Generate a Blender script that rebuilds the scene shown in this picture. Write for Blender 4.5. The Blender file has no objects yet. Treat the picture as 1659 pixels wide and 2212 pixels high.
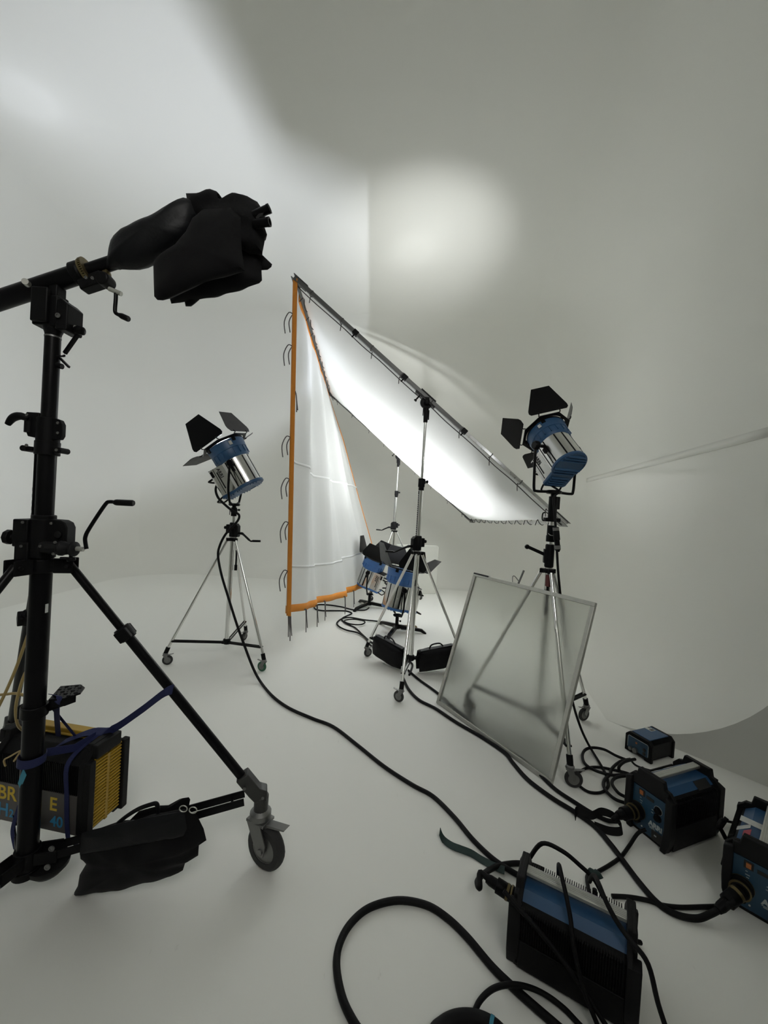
LAMP_L = dict(power=420, cone=174, blend=0.25, srad=0.06, col=(0.90, 0.95, 1.08))
LAMP_R = dict(power=9, cone=140, blend=0.6, srad=0.04, hot=(640, 44, 1.0, 0.05))
LAMP_N = dict(power=235, cone=150, blend=1.0, srad=0.08)
LAMP_F = dict(power=1560, cone=104, blend=1.0, srad=0.08)
WORLD, EXPO, FILL_POWER, LENS = 0.0, 0.16, 300, 1.0
import bpy, math, random
from mathutils import Vector as V, Matrix, noise
random.seed(7)
scene = bpy.context.scene
COL = scene.collection
PI = math.pi
def R(d): return math.radians(d)

# ------------------------------------------------------------------ camera (pinhole measured from the photograph)
FPX, PITCH, ROLL, EYE = 870.0, R(0.8), R(3.5), 1.75
FW, FH = 1659, 2212
cF = V((0, math.cos(PITCH), -math.sin(PITCH)))
r0 = V((1, 0, 0)); u0 = V((0, math.sin(PITCH), math.cos(PITCH)))
cR = math.cos(ROLL)*r0 + math.sin(ROLL)*u0
cU = math.cos(ROLL)*u0 - math.sin(ROLL)*r0
cC = V((0, 0, EYE))
cam = bpy.data.cameras.new('camera'); camo = bpy.data.objects.new('camera', cam); COL.objects.link(camo)
cam.sensor_fit = 'VERTICAL'; cam.sensor_height = 36.0; cam.lens = FPX/FH*36.0
cam.clip_start = 0.05; cam.clip_end = 100
m = Matrix((( cR.x, cU.x, -cF.x, 0), (cR.y, cU.y, -cF.y, 0), (cR.z, cU.z, -cF.z, EYE), (0, 0, 0, 1)))
camo.matrix_world = m
scene.camera = camo
def ray(x, y): return cF + cR*((x-FW/2)/FPX) + cU*((FH/2-y)/FPX)
def fl(x, y, z=0.0):                     # where a sight line meets the level z
    d = ray(x, y); return cC + d*((z-EYE)/d.z)
def at(x, y, Y):                         # where a sight line meets the upright plane Y metres away
    d = ray(x, y); return cC + d*(Y/d.y)

# ------------------------------------------------------------------ materials
def mat(name, color, rough=0.5, metal=0.0, var=0.0, vscale=20.0, bump=0.0, bscale=200.0, spec=0.5, emit=None, estr=0.0,
        aniso=0.0, sheen=0.0, colvar=0.0):
    mt = bpy.data.materials.new(name); mt.use_nodes = True
    nt = mt.node_tree; b = nt.nodes['Principled BSDF']
    b.inputs['Base Color'].default_value = (*color, 1)
    b.inputs['Roughness'].default_value = rough; b.inputs['Metallic'].default_value = metal
    b.inputs['Specular IOR Level'].default_value = spec
    if sheen: b.inputs['Sheen Weight'].default_value = sheen
    if emit: b.inputs['Emission Color'].default_value = (*emit, 1); b.inputs['Emission Strength'].default_value = estr
    tc = nt.nodes.new('ShaderNodeTexCoord')
    n = nt.nodes.new('ShaderNodeTexNoise'); n.inputs['Scale'].default_value = vscale; n.inputs['Detail'].default_value = 4
    nt.links.new(tc.outputs['Object'], n.inputs['Vector'])
    if var:
        mr = nt.nodes.new('ShaderNodeMapRange'); mr.inputs['To Min'].default_value = max(0, rough-var); mr.inputs['To Max'].default_value = min(1, rough+var)
        nt.links.new(n.outputs['Fac'], mr.inputs['Value']); nt.links.new(mr.outputs['Result'], b.inputs['Roughness'])
    if colvar:
        mx = nt.nodes.new('ShaderNodeMix'); mx.data_type = 'RGBA'
        mx.inputs[6].default_value = (*[c*(1-colvar) for c in color], 1); mx.inputs[7].default_value = (*[min(1, c*(1+colvar)) for c in color], 1)
        nt.links.new(n.outputs['Fac'], mx.inputs[0]); nt.links.new(mx.outputs[2], b.inputs['Base Color'])
    if bump:
        n2 = nt.nodes.new('ShaderNodeTexNoise'); n2.inputs['Scale'].default_value = bscale; n2.inputs['Detail'].default_value = 3
        nt.links.new(tc.outputs['Object'], n2.inputs['Vector'])
        bp = nt.nodes.new('ShaderNodeBump'); bp.inputs['Strength'].default_value = bump; bp.inputs['Distance'].default_value = 0.004
        nt.links.new(n2.outputs['Fac'], bp.inputs['Height']); nt.links.new(bp.outputs['Normal'], b.inputs['Normal'])
    return mt

def cloth_mat(name, color, transl=0.45, clear=0.0, rough=0.9, wscale=260.0):
    mt = bpy.data.materials.new(name); mt.use_nodes = True
    nt = mt.node_tree; nt.nodes.clear()
    out = nt.nodes.new('ShaderNodeOutputMaterial')
    d = nt.nodes.new('ShaderNodeBsdfDiffuse'); t = nt.nodes.new('ShaderNodeBsdfTranslucent'); c = nt.nodes.new('ShaderNodeBsdfTransparent')
    tc = nt.nodes.new('ShaderNodeTexCoord'); n = nt.nodes.new('ShaderNodeTexNoise'); n.inputs['Scale'].default_value = wscale
    nt.links.new(tc.outputs['Object'], n.inputs['Vector'])
    bp = nt.nodes.new('ShaderNodeBump'); bp.inputs['Strength'].default_value = 0.15; bp.inputs['Distance'].default_value = 0.003
    nt.links.new(n.outputs['Fac'], bp.inputs['Height'])
    for s in (d, t):
        s.inputs['Color'].default_value = (*color, 1); nt.links.new(bp.outputs['Normal'], s.inputs['Normal'])
    m1 = nt.nodes.new('ShaderNodeMixShader'); m1.inputs[0].default_value = transl
    nt.links.new(d.outputs[0], m1.inputs[1]); nt.links.new(t.outputs[0], m1.inputs[2])
    m2 = nt.nodes.new('ShaderNodeMixShader'); m2.inputs[0].default_value = clear
    nt.links.new(m1.outputs[0], m2.inputs[1]); nt.links.new(c.outputs[0], m2.inputs[2])
    nt.links.new(m2.outputs[0], out.inputs['Surface'])
    return mt

def frost_mat(name, clear=False):
    mt = bpy.data.materials.new(name); mt.use_nodes = True
    nt = mt.node_tree; nt.nodes.clear()
    out = nt.nodes.new('ShaderNodeOutputMaterial')
    rf = nt.nodes.new('ShaderNodeBsdfRefraction'); rf.inputs['IOR'].default_value = 1.3; rf.inputs['Roughness'].default_value = 0.42
    rf.inputs['Color'].default_value = (0.97, 0.98, 0.96, 1)
    d = nt.nodes.new('ShaderNodeBsdfDiffuse'); d.inputs['Color'].default_value = (0.84, 0.85, 0.81, 1)
    t = nt.nodes.new('ShaderNodeBsdfTranslucent'); t.inputs['Color'].default_value = (0.90, 0.91, 0.87, 1)
    tc = nt.nodes.new('ShaderNodeTexCoord'); n = nt.nodes.new('ShaderNodeTexNoise'); n.inputs['Scale'].default_value = 7; n.inputs['Detail'].default_value = 5
    nt.links.new(tc.outputs['Object'], n.inputs['Vector'])
    mr = nt.nodes.new('ShaderNodeMapRange'); mr.inputs['To Min'].default_value = 0.24; mr.inputs['To Max'].default_value = 0.34
    nt.links.new(n.outputs['Fac'], mr.inputs['Value'])
    m0 = nt.nodes.new('ShaderNodeMixShader'); m0.inputs[0].default_value = 0.68
    nt.links.new(d.outputs[0], m0.inputs[1]); nt.links.new(t.outputs[0], m0.inputs[2])
    m1 = nt.nodes.new('ShaderNodeMixShader'); nt.links.new(mr.outputs['Result'], m1.inputs[0])
    nt.links.new(rf.outputs[0], m1.inputs[1]); nt.links.new(m0.outputs[0], m1.inputs[2])
    nt.links.new((rf if clear else m1).outputs[0], out.inputs['Surface'])
    return mt

def paint_mat(name, color, scuff=0.0):
    mt = mat(name, color, rough=0.62, var=0.08, vscale=3, spec=0.3, bump=0.05, bscale=120)
    if scuff:
        nt = mt.node_tree; b = nt.nodes['Principled BSDF']
        tc = nt.nodes.new('ShaderNodeTexCoord')
        mp = nt.nodes.new('ShaderNodeMapping'); mp.inputs['Scale'].default_value = (9, 4, 1); mp.inputs['Rotation'].default_value = (0, 0, 0.6)
        n = nt.nodes.new('ShaderNodeTexNoise'); n.inputs['Scale'].default_value = 1.6; n.inputs['Detail'].default_value = 7; n.inputs['Roughness'].default_value = 0.68
        nt.links.new(tc.outputs['Object'], mp.inputs['Vector']); nt.links.new(mp.outputs[0], n.inputs['Vector'])
        rp = nt.nodes.new('ShaderNodeValToRGB'); rp.color_ramp.elements[0].position = 0.66; rp.color_ramp.elements[1].position = 0.80
        rp.color_ramp.elements[0].color = (0, 0, 0, 1); rp.color_ramp.elements[1].color = (1, 1, 1, 1)
        nt.links.new(n.outputs['Fac'], rp.inputs[0])
        mm = nt.nodes.new('ShaderNodeMath'); mm.operation = 'MULTIPLY'; mm.inputs[1].default_value = scuff
        nt.links.new(rp.outputs[0], mm.inputs[0])
        mx = nt.nodes.new('ShaderNodeMix'); mx.data_type = 'RGBA'; mx.inputs[6].default_value = (*color, 1); mx.inputs[7].default_value = (0.32, 0.31, 0.28, 1)
        nt.links.new(mm.outputs[0], mx.inputs[0]); nt.links.new(mx.outputs[2], b.inputs['Base Color'])
    return mt

WHITE = (0.770, 0.768, 0.722)
M = dict(
    wall=paint_mat('white_wall_paint', WHITE), floor=paint_mat('white_floor_paint', (0.850, 0.850, 0.806), 0.35),
    frontwall=paint_mat('grey_wall_paint', (0.70, 0.705, 0.655)), capgrey=paint_mat('raw_wall_paint', (0.72, 0.72, 0.68)),
    black=mat('black_powder_coat', (0.0035, 0.0035, 0.004), 0.34, var=0.08, bump=0.03, spec=0.14),
    blackm=mat('black_plastic', (0.0045, 0.0045, 0.005), 0.5, var=0.1, bump=0.08, spec=0.13),
    darkgrey=mat('dark_grey_plastic', (0.009, 0.009, 0.0095), 0.55, var=0.1, bump=0.1, spec=0.16),
    rubber=mat('black_rubber', (0.006, 0.006, 0.0065), 0.6, var=0.1, bump=0.1, spec=0.16),
    tyre=mat('tyre_rubber', (0.022, 0.022, 0.022), 0.75, bump=0.2, bscale=90),
    fabric=mat('black_fabric', (0.0035, 0.0035, 0.004), 0.85, bump=0.4, bscale=500, spec=0.2, sheen=0.03),
    fabric2=mat('black_vinyl', (0.0055, 0.006, 0.007), 0.5, spec=0.2, bump=0.25, bscale=60),
    chrome=mat('chrome_tube', (0.72, 0.72, 0.70), 0.16, 1.0, var=0.07, vscale=30),
    steel=mat('brushed_steel', (0.60, 0.60, 0.58), 0.24, 1.0, var=0.08, vscale=14),
    bracket=mat('dark_cast_metal', (0.05, 0.05, 0.049), 0.45, 0.6, var=0.1, bump=0.1),
    zinc=mat('zinc_casting', (0.20, 0.20, 0.195), 0.42, 0.85, var=0.12, vscale=40, bump=0.1),
    alu=mat('raw_aluminium', (0.50, 0.50, 0.46), 0.45, 0.75, var=0.1, vscale=30, colvar=0.15),
    greypipe=mat('grey_square_tube', (0.085, 0.087, 0.085), 0.4, 0.3, var=0.1),
    silverpipe=mat('silver_tube', (0.55, 0.55, 0.54), 0.3, 0.8, var=0.1),
    blue=mat('blue_enamel', (0.018, 0.070, 0.165), 0.42, var=0.08, bump=0.04, colvar=0.12),
    bluefloor=mat('bright_blue_enamel', (0.030, 0.115, 0.32), 0.42, var=0.08, bump=0.04, colvar=0.12),
    bluepanel=mat('blue_panel_paint', (0.012, 0.052, 0.10), 0.4, var=0.1, colvar=0.1),
    navy=mat('navy_webbing', (0.008, 0.013, 0.070), 0.75, bump=0.3, bscale=400),
    brass=mat('brass', (0.36, 0.26, 0.10), 0.35, 0.9, var=0.1),
    brassd=mat('dark_brass', (0.16, 0.125, 0.06), 0.45, 0.8, var=0.1),
    orange=mat('orange_webbing', (0.60, 0.215, 0.02), 0.75, bump=0.2, bscale=300, colvar=0.12),
    yellow=mat('yellow_plastic', (0.42, 0.255, 0.02), 0.45, var=0.08, colvar=0.08),
    yellowhose=mat('yellow_hose', (0.33, 0.24, 0.09), 0.4, var=0.1),
    cyan=mat('cyan_tape', (0.03, 0.22, 0.32), 0.5),
    cyanink=mat('cyan_print', (0.03, 0.22, 0.42), 0.55),
    yellowink=mat('yellow_print', (0.58, 0.40, 0.03), 0.55),
    greypanel=mat('grey_panel', (0.075, 0.068, 0.064), 0.5, var=0.08),
    silverink=mat('silver_print', (0.42, 0.47, 0.48), 0.5),
    blackink=mat('black_print', (0.01, 0.01, 0.01), 0.5),
    sticker=mat('white_sticker', (0.55, 0.56, 0.54), 0.5, colvar=0.2, vscale=60),
    redsticker=mat('red_sticker', (0.35, 0.04, 0.06), 0.5, colvar=0.3, vscale=80),
    purple=mat('purple_sticker', (0.13, 0.06, 0.16), 0.5, colvar=0.2),
    orangesw=mat('orange_switch', (0.42, 0.13, 0.035), 0.4),
    redtape=mat('red_tape', (0.10, 0.02, 0.02), 0.5),
    green=mat('dark_green_webbing', (0.012, 0.030, 0.027), 0.75, bump=0.3, bscale=300),
    greenw=mat('green_wheel', (0.02, 0.10, 0.05), 0.5),
    foam=mat('white_foam', (0.74, 0.745, 0.69), 0.85, bump=0.4, bscale=60),
    string=mat('grey_cord', (0.09, 0.085, 0.085), 0.8),
    glass=mat('lamp_lens', (0.8, 0.85, 0.9), 0.2, emit=(0.95, 0.98, 1.0), estr=LENS),
    reflector=mat('lamp_reflector', (0.85, 0.85, 0.85), 0.2, 1.0),
    pole_text=mat('white_print', (0.5, 0.5, 0.5), 0.5),
    silk=cloth_mat('white_silk', (0.84, 0.85, 0.84), 0.42, 0.10),
    seam=cloth_mat('white_seam', (0.90, 0.91, 0.90), 0.25, 0.0),
    diff=cloth_mat('diffusion_cloth', (0.86, 0.87, 0.86), 0.20, 0.02),
    frost=frost_mat('frosted_sheet'), frostback=frost_mat('frosted_sheet_back', True),
)

# ------------------------------------------------------------------ mesh builder
class MB:
    def __init__(self, T=None): self.v = []; self.f = []; self.T = T
    def add(self, vs, fs):
        o = len(self.v)
        self.v += [(self.T @ V(p)) if self.T else V(p) for p in vs]
        self.f += [tuple(i+o for i in f) for f in fs]
        return self
    def box(self, c, s, x=None, y=None, z=None):
        x = V(x) if x else V((1, 0, 0)); y = V(y) if y else V((0, 1, 0)); z = V(z) if z else x.cross(y)
        c = V(c); vs = []
        for i in (-.5, .5):
            for j in (-.5, .5):
                for k in (-.5, .5): vs.append(c + x*(i*s[0]) + y*(j*s[1]) + z*(k*s[2]))
        return self.add(vs, [(0,1,3,2),(4,6,7,5),(0,4,5,1),(2,3,7,6),(0,2,6,4),(1,5,7,3)])
    def lathe(self, prof, o=(0,0,0), axis=(0,0,1), n=24, closed=False):   # prof: (radius, height)
        o = V(o); a = V(axis).normalized(); t = a.orthogonal().normalized(); b = a.cross(t)
        vs = []; fs = []; k = len(prof)
        for r, h in prof:
            for i in range(n):
                q = 2*PI*i/n; vs.append(o + a*h + (t*math.cos(q)+b*math.sin(q))*r)
        for j in range(k-1 if not closed else k):
            for i in range(n):
                p = j*n+i; q = j*n+(i+1) % n; p2 = ((j+1) % k)*n+i; q2 = ((j+1) % k)*n+(i+1) % n
                fs.append((p, q, q2, p2))
        if not closed:
            fs.append(tuple(range(n))[::-1]); fs.append(tuple((k-1)*n+i for i in range(n)))
        return self.add(vs, fs)
    def cyl(self, p0, p1, r0, r1=None, n=16):
        p0 = V(p0); p1 = V(p1); return self.lathe([(r0, 0), (r0 if r1 is None else r1, (p1-p0).length)], p0, p1-p0, n)
    def tube(self, pts, r, n=8, closed=False):
        pts = [V(p) for p in pts]; k = len(pts); vs = []; fs = []; nrm = None
        for i, p in enumerate(pts):
            if closed: t = pts[(i+1) % k]-pts[i-1]
            else: t = pts[min(i+1, k-1)]-pts[max(i-1, 0)]
            t.normalize()
            if nrm is None: nrm = t.orthogonal().normalized()
            else:
                nrm = nrm - t*nrm.dot(t)
                nrm = nrm.normalized() if nrm.length > 1e-6 else t.orthogonal().normalized()
            b = t.cross(nrm); rr = r[i] if isinstance(r, (list, tuple)) else r
            for j in range(n):
                q = 2*PI*j/n; vs.append(p + (nrm*math.cos(q)+b*math.sin(q))*rr)
        for i in range(k if closed else k-1):
            for j in range(n):
                a = i*n+j; b2 = i*n+(j+1) % n; c = ((i+1) % k)*n+j; d = ((i+1) % k)*n+(j+1) % n
                fs.append((a, b2, d, c))
        if not closed: fs.append(tuple(range(n))[::-1]); fs.append(tuple((k-1)*n+j for j in range(n)))
        return self.add(vs, fs)
    def prism(self, poly, o, x, y, th):          # outline in the plane (x, y), thickness th along x cross y (centred)
        o = V(o); x = V(x).normalized(); y = V(y).normalized(); z = x.cross(y); n = len(poly)
        vs = [o + x*p[0] + y*p[1] - z*(th/2) for p in poly] + [o + x*p[0] + y*p[1] + z*(th/2) for p in poly]
        fs = [tuple(range(n))[::-1], tuple(range(n, 2*n))] + [(i, (i+1) % n, n+(i+1) % n, n+i) for i in range(n)]
        return self.add(vs, fs)
    def bar(self, p0, p1, w, h, up=(0, 0, 1)):   # rectangular bar between two points
        p0 = V(p0); p1 = V(p1); x = (p1-p0).normalized(); y = V(up).cross(x)
        y = y.normalized() if y.length > 1e-5 else x.orthogonal().normalized()
        return self.box((p0+p1)/2, ((p1-p0).length, w, h), x, y)
    def grid(self, G):
        k = len(G[0]); vs = [p for row in G for p in row]
        fs = [(i*k+j, i*k+j+1, (i+1)*k+j+1, (i+1)*k+j) for i in range(len(G)-1) for j in range(k-1)]
        return self.add(vs, fs)
    def strap(self, pts, w, wdir, th=0.002):     # flat webbing along a path, wdir = width direction (vector or list)
        G0 = []
        for i, p in enumerate(pts):
            d = V(wdir[i]) if isinstance(wdir, list) else V(wdir)
            G0.append((V(p), d.normalized()))
        vs = []; n = len(G0)
        for i, (p, d) in enumerate(G0):
            t = (G0[min(i+1, n-1)][0]-G0[max(i-1, 0)][0]).normalized(); nn = t.cross(d)
            nn = nn.normalized() if nn.length > 1e-5 else V((0, 0, 1))
            vs += [p-d*w/2-nn*th/2, p+d*w/2-nn*th/2, p+d*w/2+nn*th/2, p-d*w/2+nn*th/2]
        fs = [(0, 3, 2, 1), tuple(4*(n-1)+k for k in range(4))]
        for i in range(n-1):
            for k in range(4): fs.append((4*i+k, 4*i+(k+1) % 4, 4*i+4+(k+1) % 4, 4*i+4+k))
        return self.add(vs, fs)
    def pillow(self, outline, o, x, y, th, rings=7, lump=0.0, seed=0, power=0.5, seg=0.015):
        # a stuffed shape: outline in the plane (x, y), swelling to th in the middle
        o = V(o); x = V(x).normalized(); y = V(y).normalized(); z = x.cross(y)
        pts = []
        n0 = len(outline)
        for i in range(n0):
            a = V((*outline[i], 0)); b = V((*outline[(i+1) % n0], 0)); k = max(1, int((b-a).length/seg))
            for j in range(k): pts.append(a.lerp(b, j/k))
        n = len(pts); c = sum(pts, V((0, 0, 0)))/n
        vs = []; fs = []
        def put(p, h):
            q = V((p.x*14+seed, p.y*14, seed*1.7)); l = noise.noise(q)*lump
            return o + x*p.x + y*p.y + z*(h*(1+0.0) + (l if abs(h) > 1e-4 else 0))
        for side in (1, -1):
            base = len(vs)
            for k in range(rings):
                s = 1-k/rings
                h = th/2*(1-s*s)**power*side
                for p in pts: vs.append(put(c+(p-c)*s, h))
            vs.append(put(c, th/2*side)); tip = len(vs)-1
            for k in range(rings-1):
                for i in range(n):
                    a, b, d, e = base+k*n+i, base+k*n+(i+1) % n, base+(k+1)*n+(i+1) % n, base+(k+1)*n+i
                    fs.append((a, b, d, e) if side == 1 else (a, e, d, b))
            for i in range(n):
                a, b = base+(rings-1)*n+i, base+(rings-1)*n+(i+1) % n
                fs.append((a, b, tip) if side == 1 else (b, a, tip))
        return self.add(vs, fs)
    def build(self, name, m, parent=None, bevel=0.0, ang=38, solid=0.0, sub=0, label=None, merge=False, kind=None):
        me = bpy.data.meshes.new(name); 
        me.from_pydata([tuple(p) for p in self.v], [], self.f); me.update()
        if merge:
            import bmesh
            bm = bmesh.new(); bm.from_mesh(me); bmesh.ops.remove_doubles(bm, verts=bm.verts, dist=1e-5)
            bmesh.ops.recalc_face_normals(bm, faces=bm.faces); bm.to_mesh(me); bm.free()
        for p in me.polygons: p.use_smooth = True
        me.set_sharp_from_angle(angle=R(ang))
        me.materials.append(M[m] if isinstance(m, str) else m)
        ob = bpy.data.objects.new(name, me); COL.objects.link(ob)
        if parent is not None: ob.parent = parent
        if bevel:
            b = ob.modifiers.new('bevel', 'BEVEL'); b.width = bevel; b.segments = 2; b.limit_method = 'ANGLE'; b.angle_limit = R(40); b.harden_normals = False
        if solid:
            s = ob.modifiers.new('solid', 'SOLIDIFY'); s.thickness = solid; s.offset = 0
        if sub:
            s = ob.modifiers.new('sub', 'SUBSURF'); s.levels = sub; s.render_levels = sub
        if label: ob['label'] = label
        if kind: ob['kind'] = kind
        return ob

def tag(o, label, cat, group=None):
    o['label'] = label; o['category'] = cat
    if group: o['group'] = group
    return o
def thing(name, label, cat, loc=(0, 0, 0), group=None, rotz=0.0):
    o = bpy.data.objects.new(name, None); COL.objects.link(o); o.empty_display_size = 0.05
    o.location = loc; o.rotation_euler = (0, 0, rotz)
    return tag(o, label, cat, group)
def smooth(pts, k=6, closed=False):
    pts = [V(p) for p in pts]; n = len(pts); out = []
    rng = range(n if closed else n-1)
    for i in rng:
        if closed: p0, p1, p2, p3 = pts[i-1], pts[i], pts[(i+1) % n], pts[(i+2) % n]
        else: p0, p1, p2, p3 = pts[max(i-1, 0)], pts[i], pts[i+1], pts[min(i+2, n-1)]
        for j in range(k):
            t = j/k
            out.append(0.5*((2*p1)+(p2-p0)*t+(2*p0-5*p1+4*p2-p3)*t*t+(3*p1-p0-3*p2+p3)*t**3))
    if not closed: out.append(pts[-1])
    return out
def text_mesh(body, name, m, parent, o, x, y, size, ext=0.0006, bold=0.0, align='LEFT', space=1.0):
    cu = bpy.data.curves.new(name, 'FONT'); cu.body = body; cu.size = size; cu.extrude = ext; cu.offset = bold; cu.align_x = align
    cu.space_character = space
    tmp = bpy.data.objects.new(name+'_src', cu); COL.objects.link(tmp)
    dg = bpy.context.evaluated_depsgraph_get(); me = bpy.data.meshes.new_from_object(tmp.evaluated_get(dg))
    bpy.data.objects.remove(tmp); bpy.data.curves.remove(cu)
    x = V(x).normalized(); y = V(y).normalized(); z = x.cross(y); o = V(o)
    me.transform(Matrix(((x.x, y.x, z.x, o.x), (x.y, y.y, z.y, o.y), (x.z, y.z, z.z, o.z), (0, 0, 0, 1))))
    me.materials.clear(); me.materials.append(M[m]); me.name = name
    ob = bpy.data.objects.new(name, me); COL.objects.link(ob); ob.parent = parent
    return ob
def struct(mb, name, m, **k):
    ob = mb.build(name, m, **k); ob['kind'] = 'structure'; return ob
# ------------------------------------------------------------------ the studio: floor, coved walls, coved ceiling
HC, FA, FB, CC = 5.8, 0.95, 1.2, 1.2           # ceiling height, floor cove (depth, height), ceiling cove
def arc_pts(c, r, a0, a1, n): return [((c[0]+r*math.cos(R(a0+(a1-a0)*i/n)), c[1]+r*math.sin(R(a0+(a1-a0)*i/n))), (-math.cos(R(a0+(a1-a0)*i/n)), -math.sin(R(a0+(a1-a0)*i/n)))) for i in range(n+1)]
XL, YB = -6.2, 9.8
rn = V((-0.978, 0.207)); Rr, Rl = 1.5, 2.2
rc = (2.506, YB-Rr)
Wp, Ap = V((2.833, 2.598)), V((2.06, 3.51))
left = [((XL, -3.2+i*(YB-Rl+3.2)/10), (1, 0)) for i in range(11)]
cornL = arc_pts((XL+Rl, YB-Rl), Rl, 180, 90, 16)
back = [((XL+Rl+(rc[0]-XL-Rl)*i/10, YB), (0, -1)) for i in range(11)]
a_end = math.degrees(math.atan2(-rn.y, -rn.x))
cornR = arc_pts(rc, Rr, 90, a_end, 16)
t0 = V(cornR[-1][0]); right = []
capv = (Ap-Wp)/FA
for i in range(21):
    p = t0.lerp(Wp, i/20); w = max(0, (i-13)/7); w = w*w*(3-2*w)
    right.append(((p.x, p.y), tuple(V((rn.x, rn.y)).lerp(capv, w))))
def section(p, n):
    p = V((p[0], p[1], 0)); n = V((n[0], n[1], 0)); out = []
    for i in range(19):
        q = R(90*i/18); out.append(p + n*(FA*(1-math.sin(q))) + V((0, 0, FB*(1-math.cos(q)))))
    for i in range(1, 9): out.append(p + V((0, 0, FB+(HC-CC-FB)*i/9)))
    nn = n.normalized()
    for i in range(19):
        q = R(90*i/18); out.append(p + nn*(CC*(1-math.cos(q))) + V((0, 0, HC-CC+CC*math.sin(q))))
    return out
def wall(name, path):
    b = MB(); b.grid([section(p, n) for p, n in path]); return struct(b, name, 'wall', ang=80)
wall('wall_left', left + cornL[1:9])
wall('wall_back', cornL[8:] + back[1:] + cornR[1:9])
# the right wall: its cove is cut off obliquely, the wall above runs straight on
wr = MB(); wr.grid([section(p, n)[:19] for p, n in cornR[8:] + right[1:]])
up_path = cornR[8:] + [(p, tuple(rn)) for p, n in right[1:]] + [((Wp.x-0.2117*d, Wp.y-d), tuple(rn)) for d in (0.3, 1, 2, 3, 4, 5, 5.8)]
wr.grid([section(p, n)[18:] for p, n in up_path]); struct(wr, 'wall_right', 'wall', ang=80)
full = left + cornL[1:] + back[1:] + cornR[1:] + right[1:]
inner = [V((p[0]+n[0]*FA, p[1]+n[1]*FA, 0)) for p, n in full]
fpoly = inner + [V((Wp.x, Wp.y, 0)), V((6.2, -1.4, 0)), V((6.2, -3.2, 0))]
b = MB(); b.add(fpoly, [tuple(range(len(fpoly)))[::-1]]); struct(b, 'floor', 'floor')
cpath = left + cornL[1:] + back[1:] + cornR[1:9] + up_path[1:]
cpoly = [V((p[0]+V(n).normalized().x*CC, p[1]+V(n).normalized().y*CC, HC)) for p, n in cpath]
b = MB(); b.add(cpoly, [tuple(range(len(cpoly)))]); struct(b, 'ceiling', 'wall')
# the raw end of the cove
sec = section(*right[-1])[:19]
b = MB(); poly = [V((Ap.x, Ap.y, 0))] + sec[1:] + [V((Wp.x, Wp.y, FB)), V((Wp.x, Wp.y, 0))]
b.add(poly, [tuple(range(len(poly)))]); struct(b, 'trim_1', 'capgrey')
# the flat wall beyond it
b = MB(); e0, e1 = V((Wp.x, Wp.y, 0)), V((6.2, -1.4, 0))
b.add([e0, e1, e1+V((0, 0, FB)), e0+V((0, 0, FB))], [(0, 1, 2, 3)]); struct(b, 'wall_end', 'capgrey', ang=80)
# the faint raised joint along the right wall
b = MB(); G = []
for p, n in right[:-2]:
    q = V((p[0], p[1], 0))+V((*V(n).normalized(), 0))*0.004
    G.append([q+V((0, 0, 2.47)), q+V((0, 0, 2.55))])
b.grid(G); struct(b, 'trim_2', 'wall', solid=0.006)

# ------------------------------------------------------------------ stands
def caster(parent, o, direc, rad=0.05, wmat='tyre', zc='zinc', width=0.024, brake=True):
    # swivel castor: axle height = rad, stem at o (x, y), wheel trailing in direc
    o = V((o[0], o[1], 0)); d = V((direc[0], direc[1], 0)).normalized(); s = V((-d.y, d.x, 0)); k = rad/0.05
    w = o + d*0.022*k + V((0, 0, rad))
    root = MB()
    root.lathe([(0.020*k, 0), (0.024*k, 0.004*k), (0.024*k, 0.016*k), (0.014*k, 0.024*k)], o+V((0, 0, 2.1*rad)), (0, 0, 1), 16)
    for sg in (1, -1):
        c = s*sg*(width/2+0.006*k)
        root.prism([(-0.024*k, 2.12*rad), (0.016*k, 2.12*rad), (0.034*k, 1.3*rad), (0.030*k, 0.8*rad), (0.012*k, 0.8*rad)], o+c, d, (0, 0, 1), 0.004*k)
    root.box(o+V((0, 0, 2.08*rad)), (0.05*k, width+0.014*k, 0.006*k), d, s)
    root.cyl(w-s*(width/2+0.011*k), w+s*(width/2+0.011*k), 0.007*k, n=8)
    f = root.build('castor_fork', zc, parent, bevel=0.0015)
    b = MB(); r = rad; h = width/2
    b.lathe([(r*0.62, -h), (r*0.86, -h), (r*0.97, -h*0.6), (r, -h*0.25), (r, h*0.25), (r*0.97, h*0.6), (r*0.86, h), (r*0.62, h)], w, s, 28, closed=True)
    b.build('wheel', wmat, f)
    b = MB(); b.lathe([(0.010*k, -h*0.95), (r*0.60, -h*0.75), (r*0.64, -h*0.9), (r*0.64, h*0.9), (r*0.60, h*0.75), (0.010*k, h*0.95)], w, s, 24)
    b.build('hub', zc, f)
    if brake:
        b = MB(); b.prism([(0.012*k, 1.75*rad), (0.03*k, 2.0*rad), (0.075*k, 2.2*rad), (0.078*k, 2.28*rad), (0.03*k, 2.12*rad), (0.01*k, 2.05*rad)], o, d, (0, 0, 1), width*0.8)
        b.build('brake_pedal', zc, f, bevel=0.001)
    return f

def knob(b, p, axis, r=0.016, h=0.02):
    b.lathe([(r*0.4, 0), (r*0.4, h*0.6), (r, h*0.7), (r, h*1.5), (r*0.8, h*1.7)], p, axis, 8)

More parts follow.
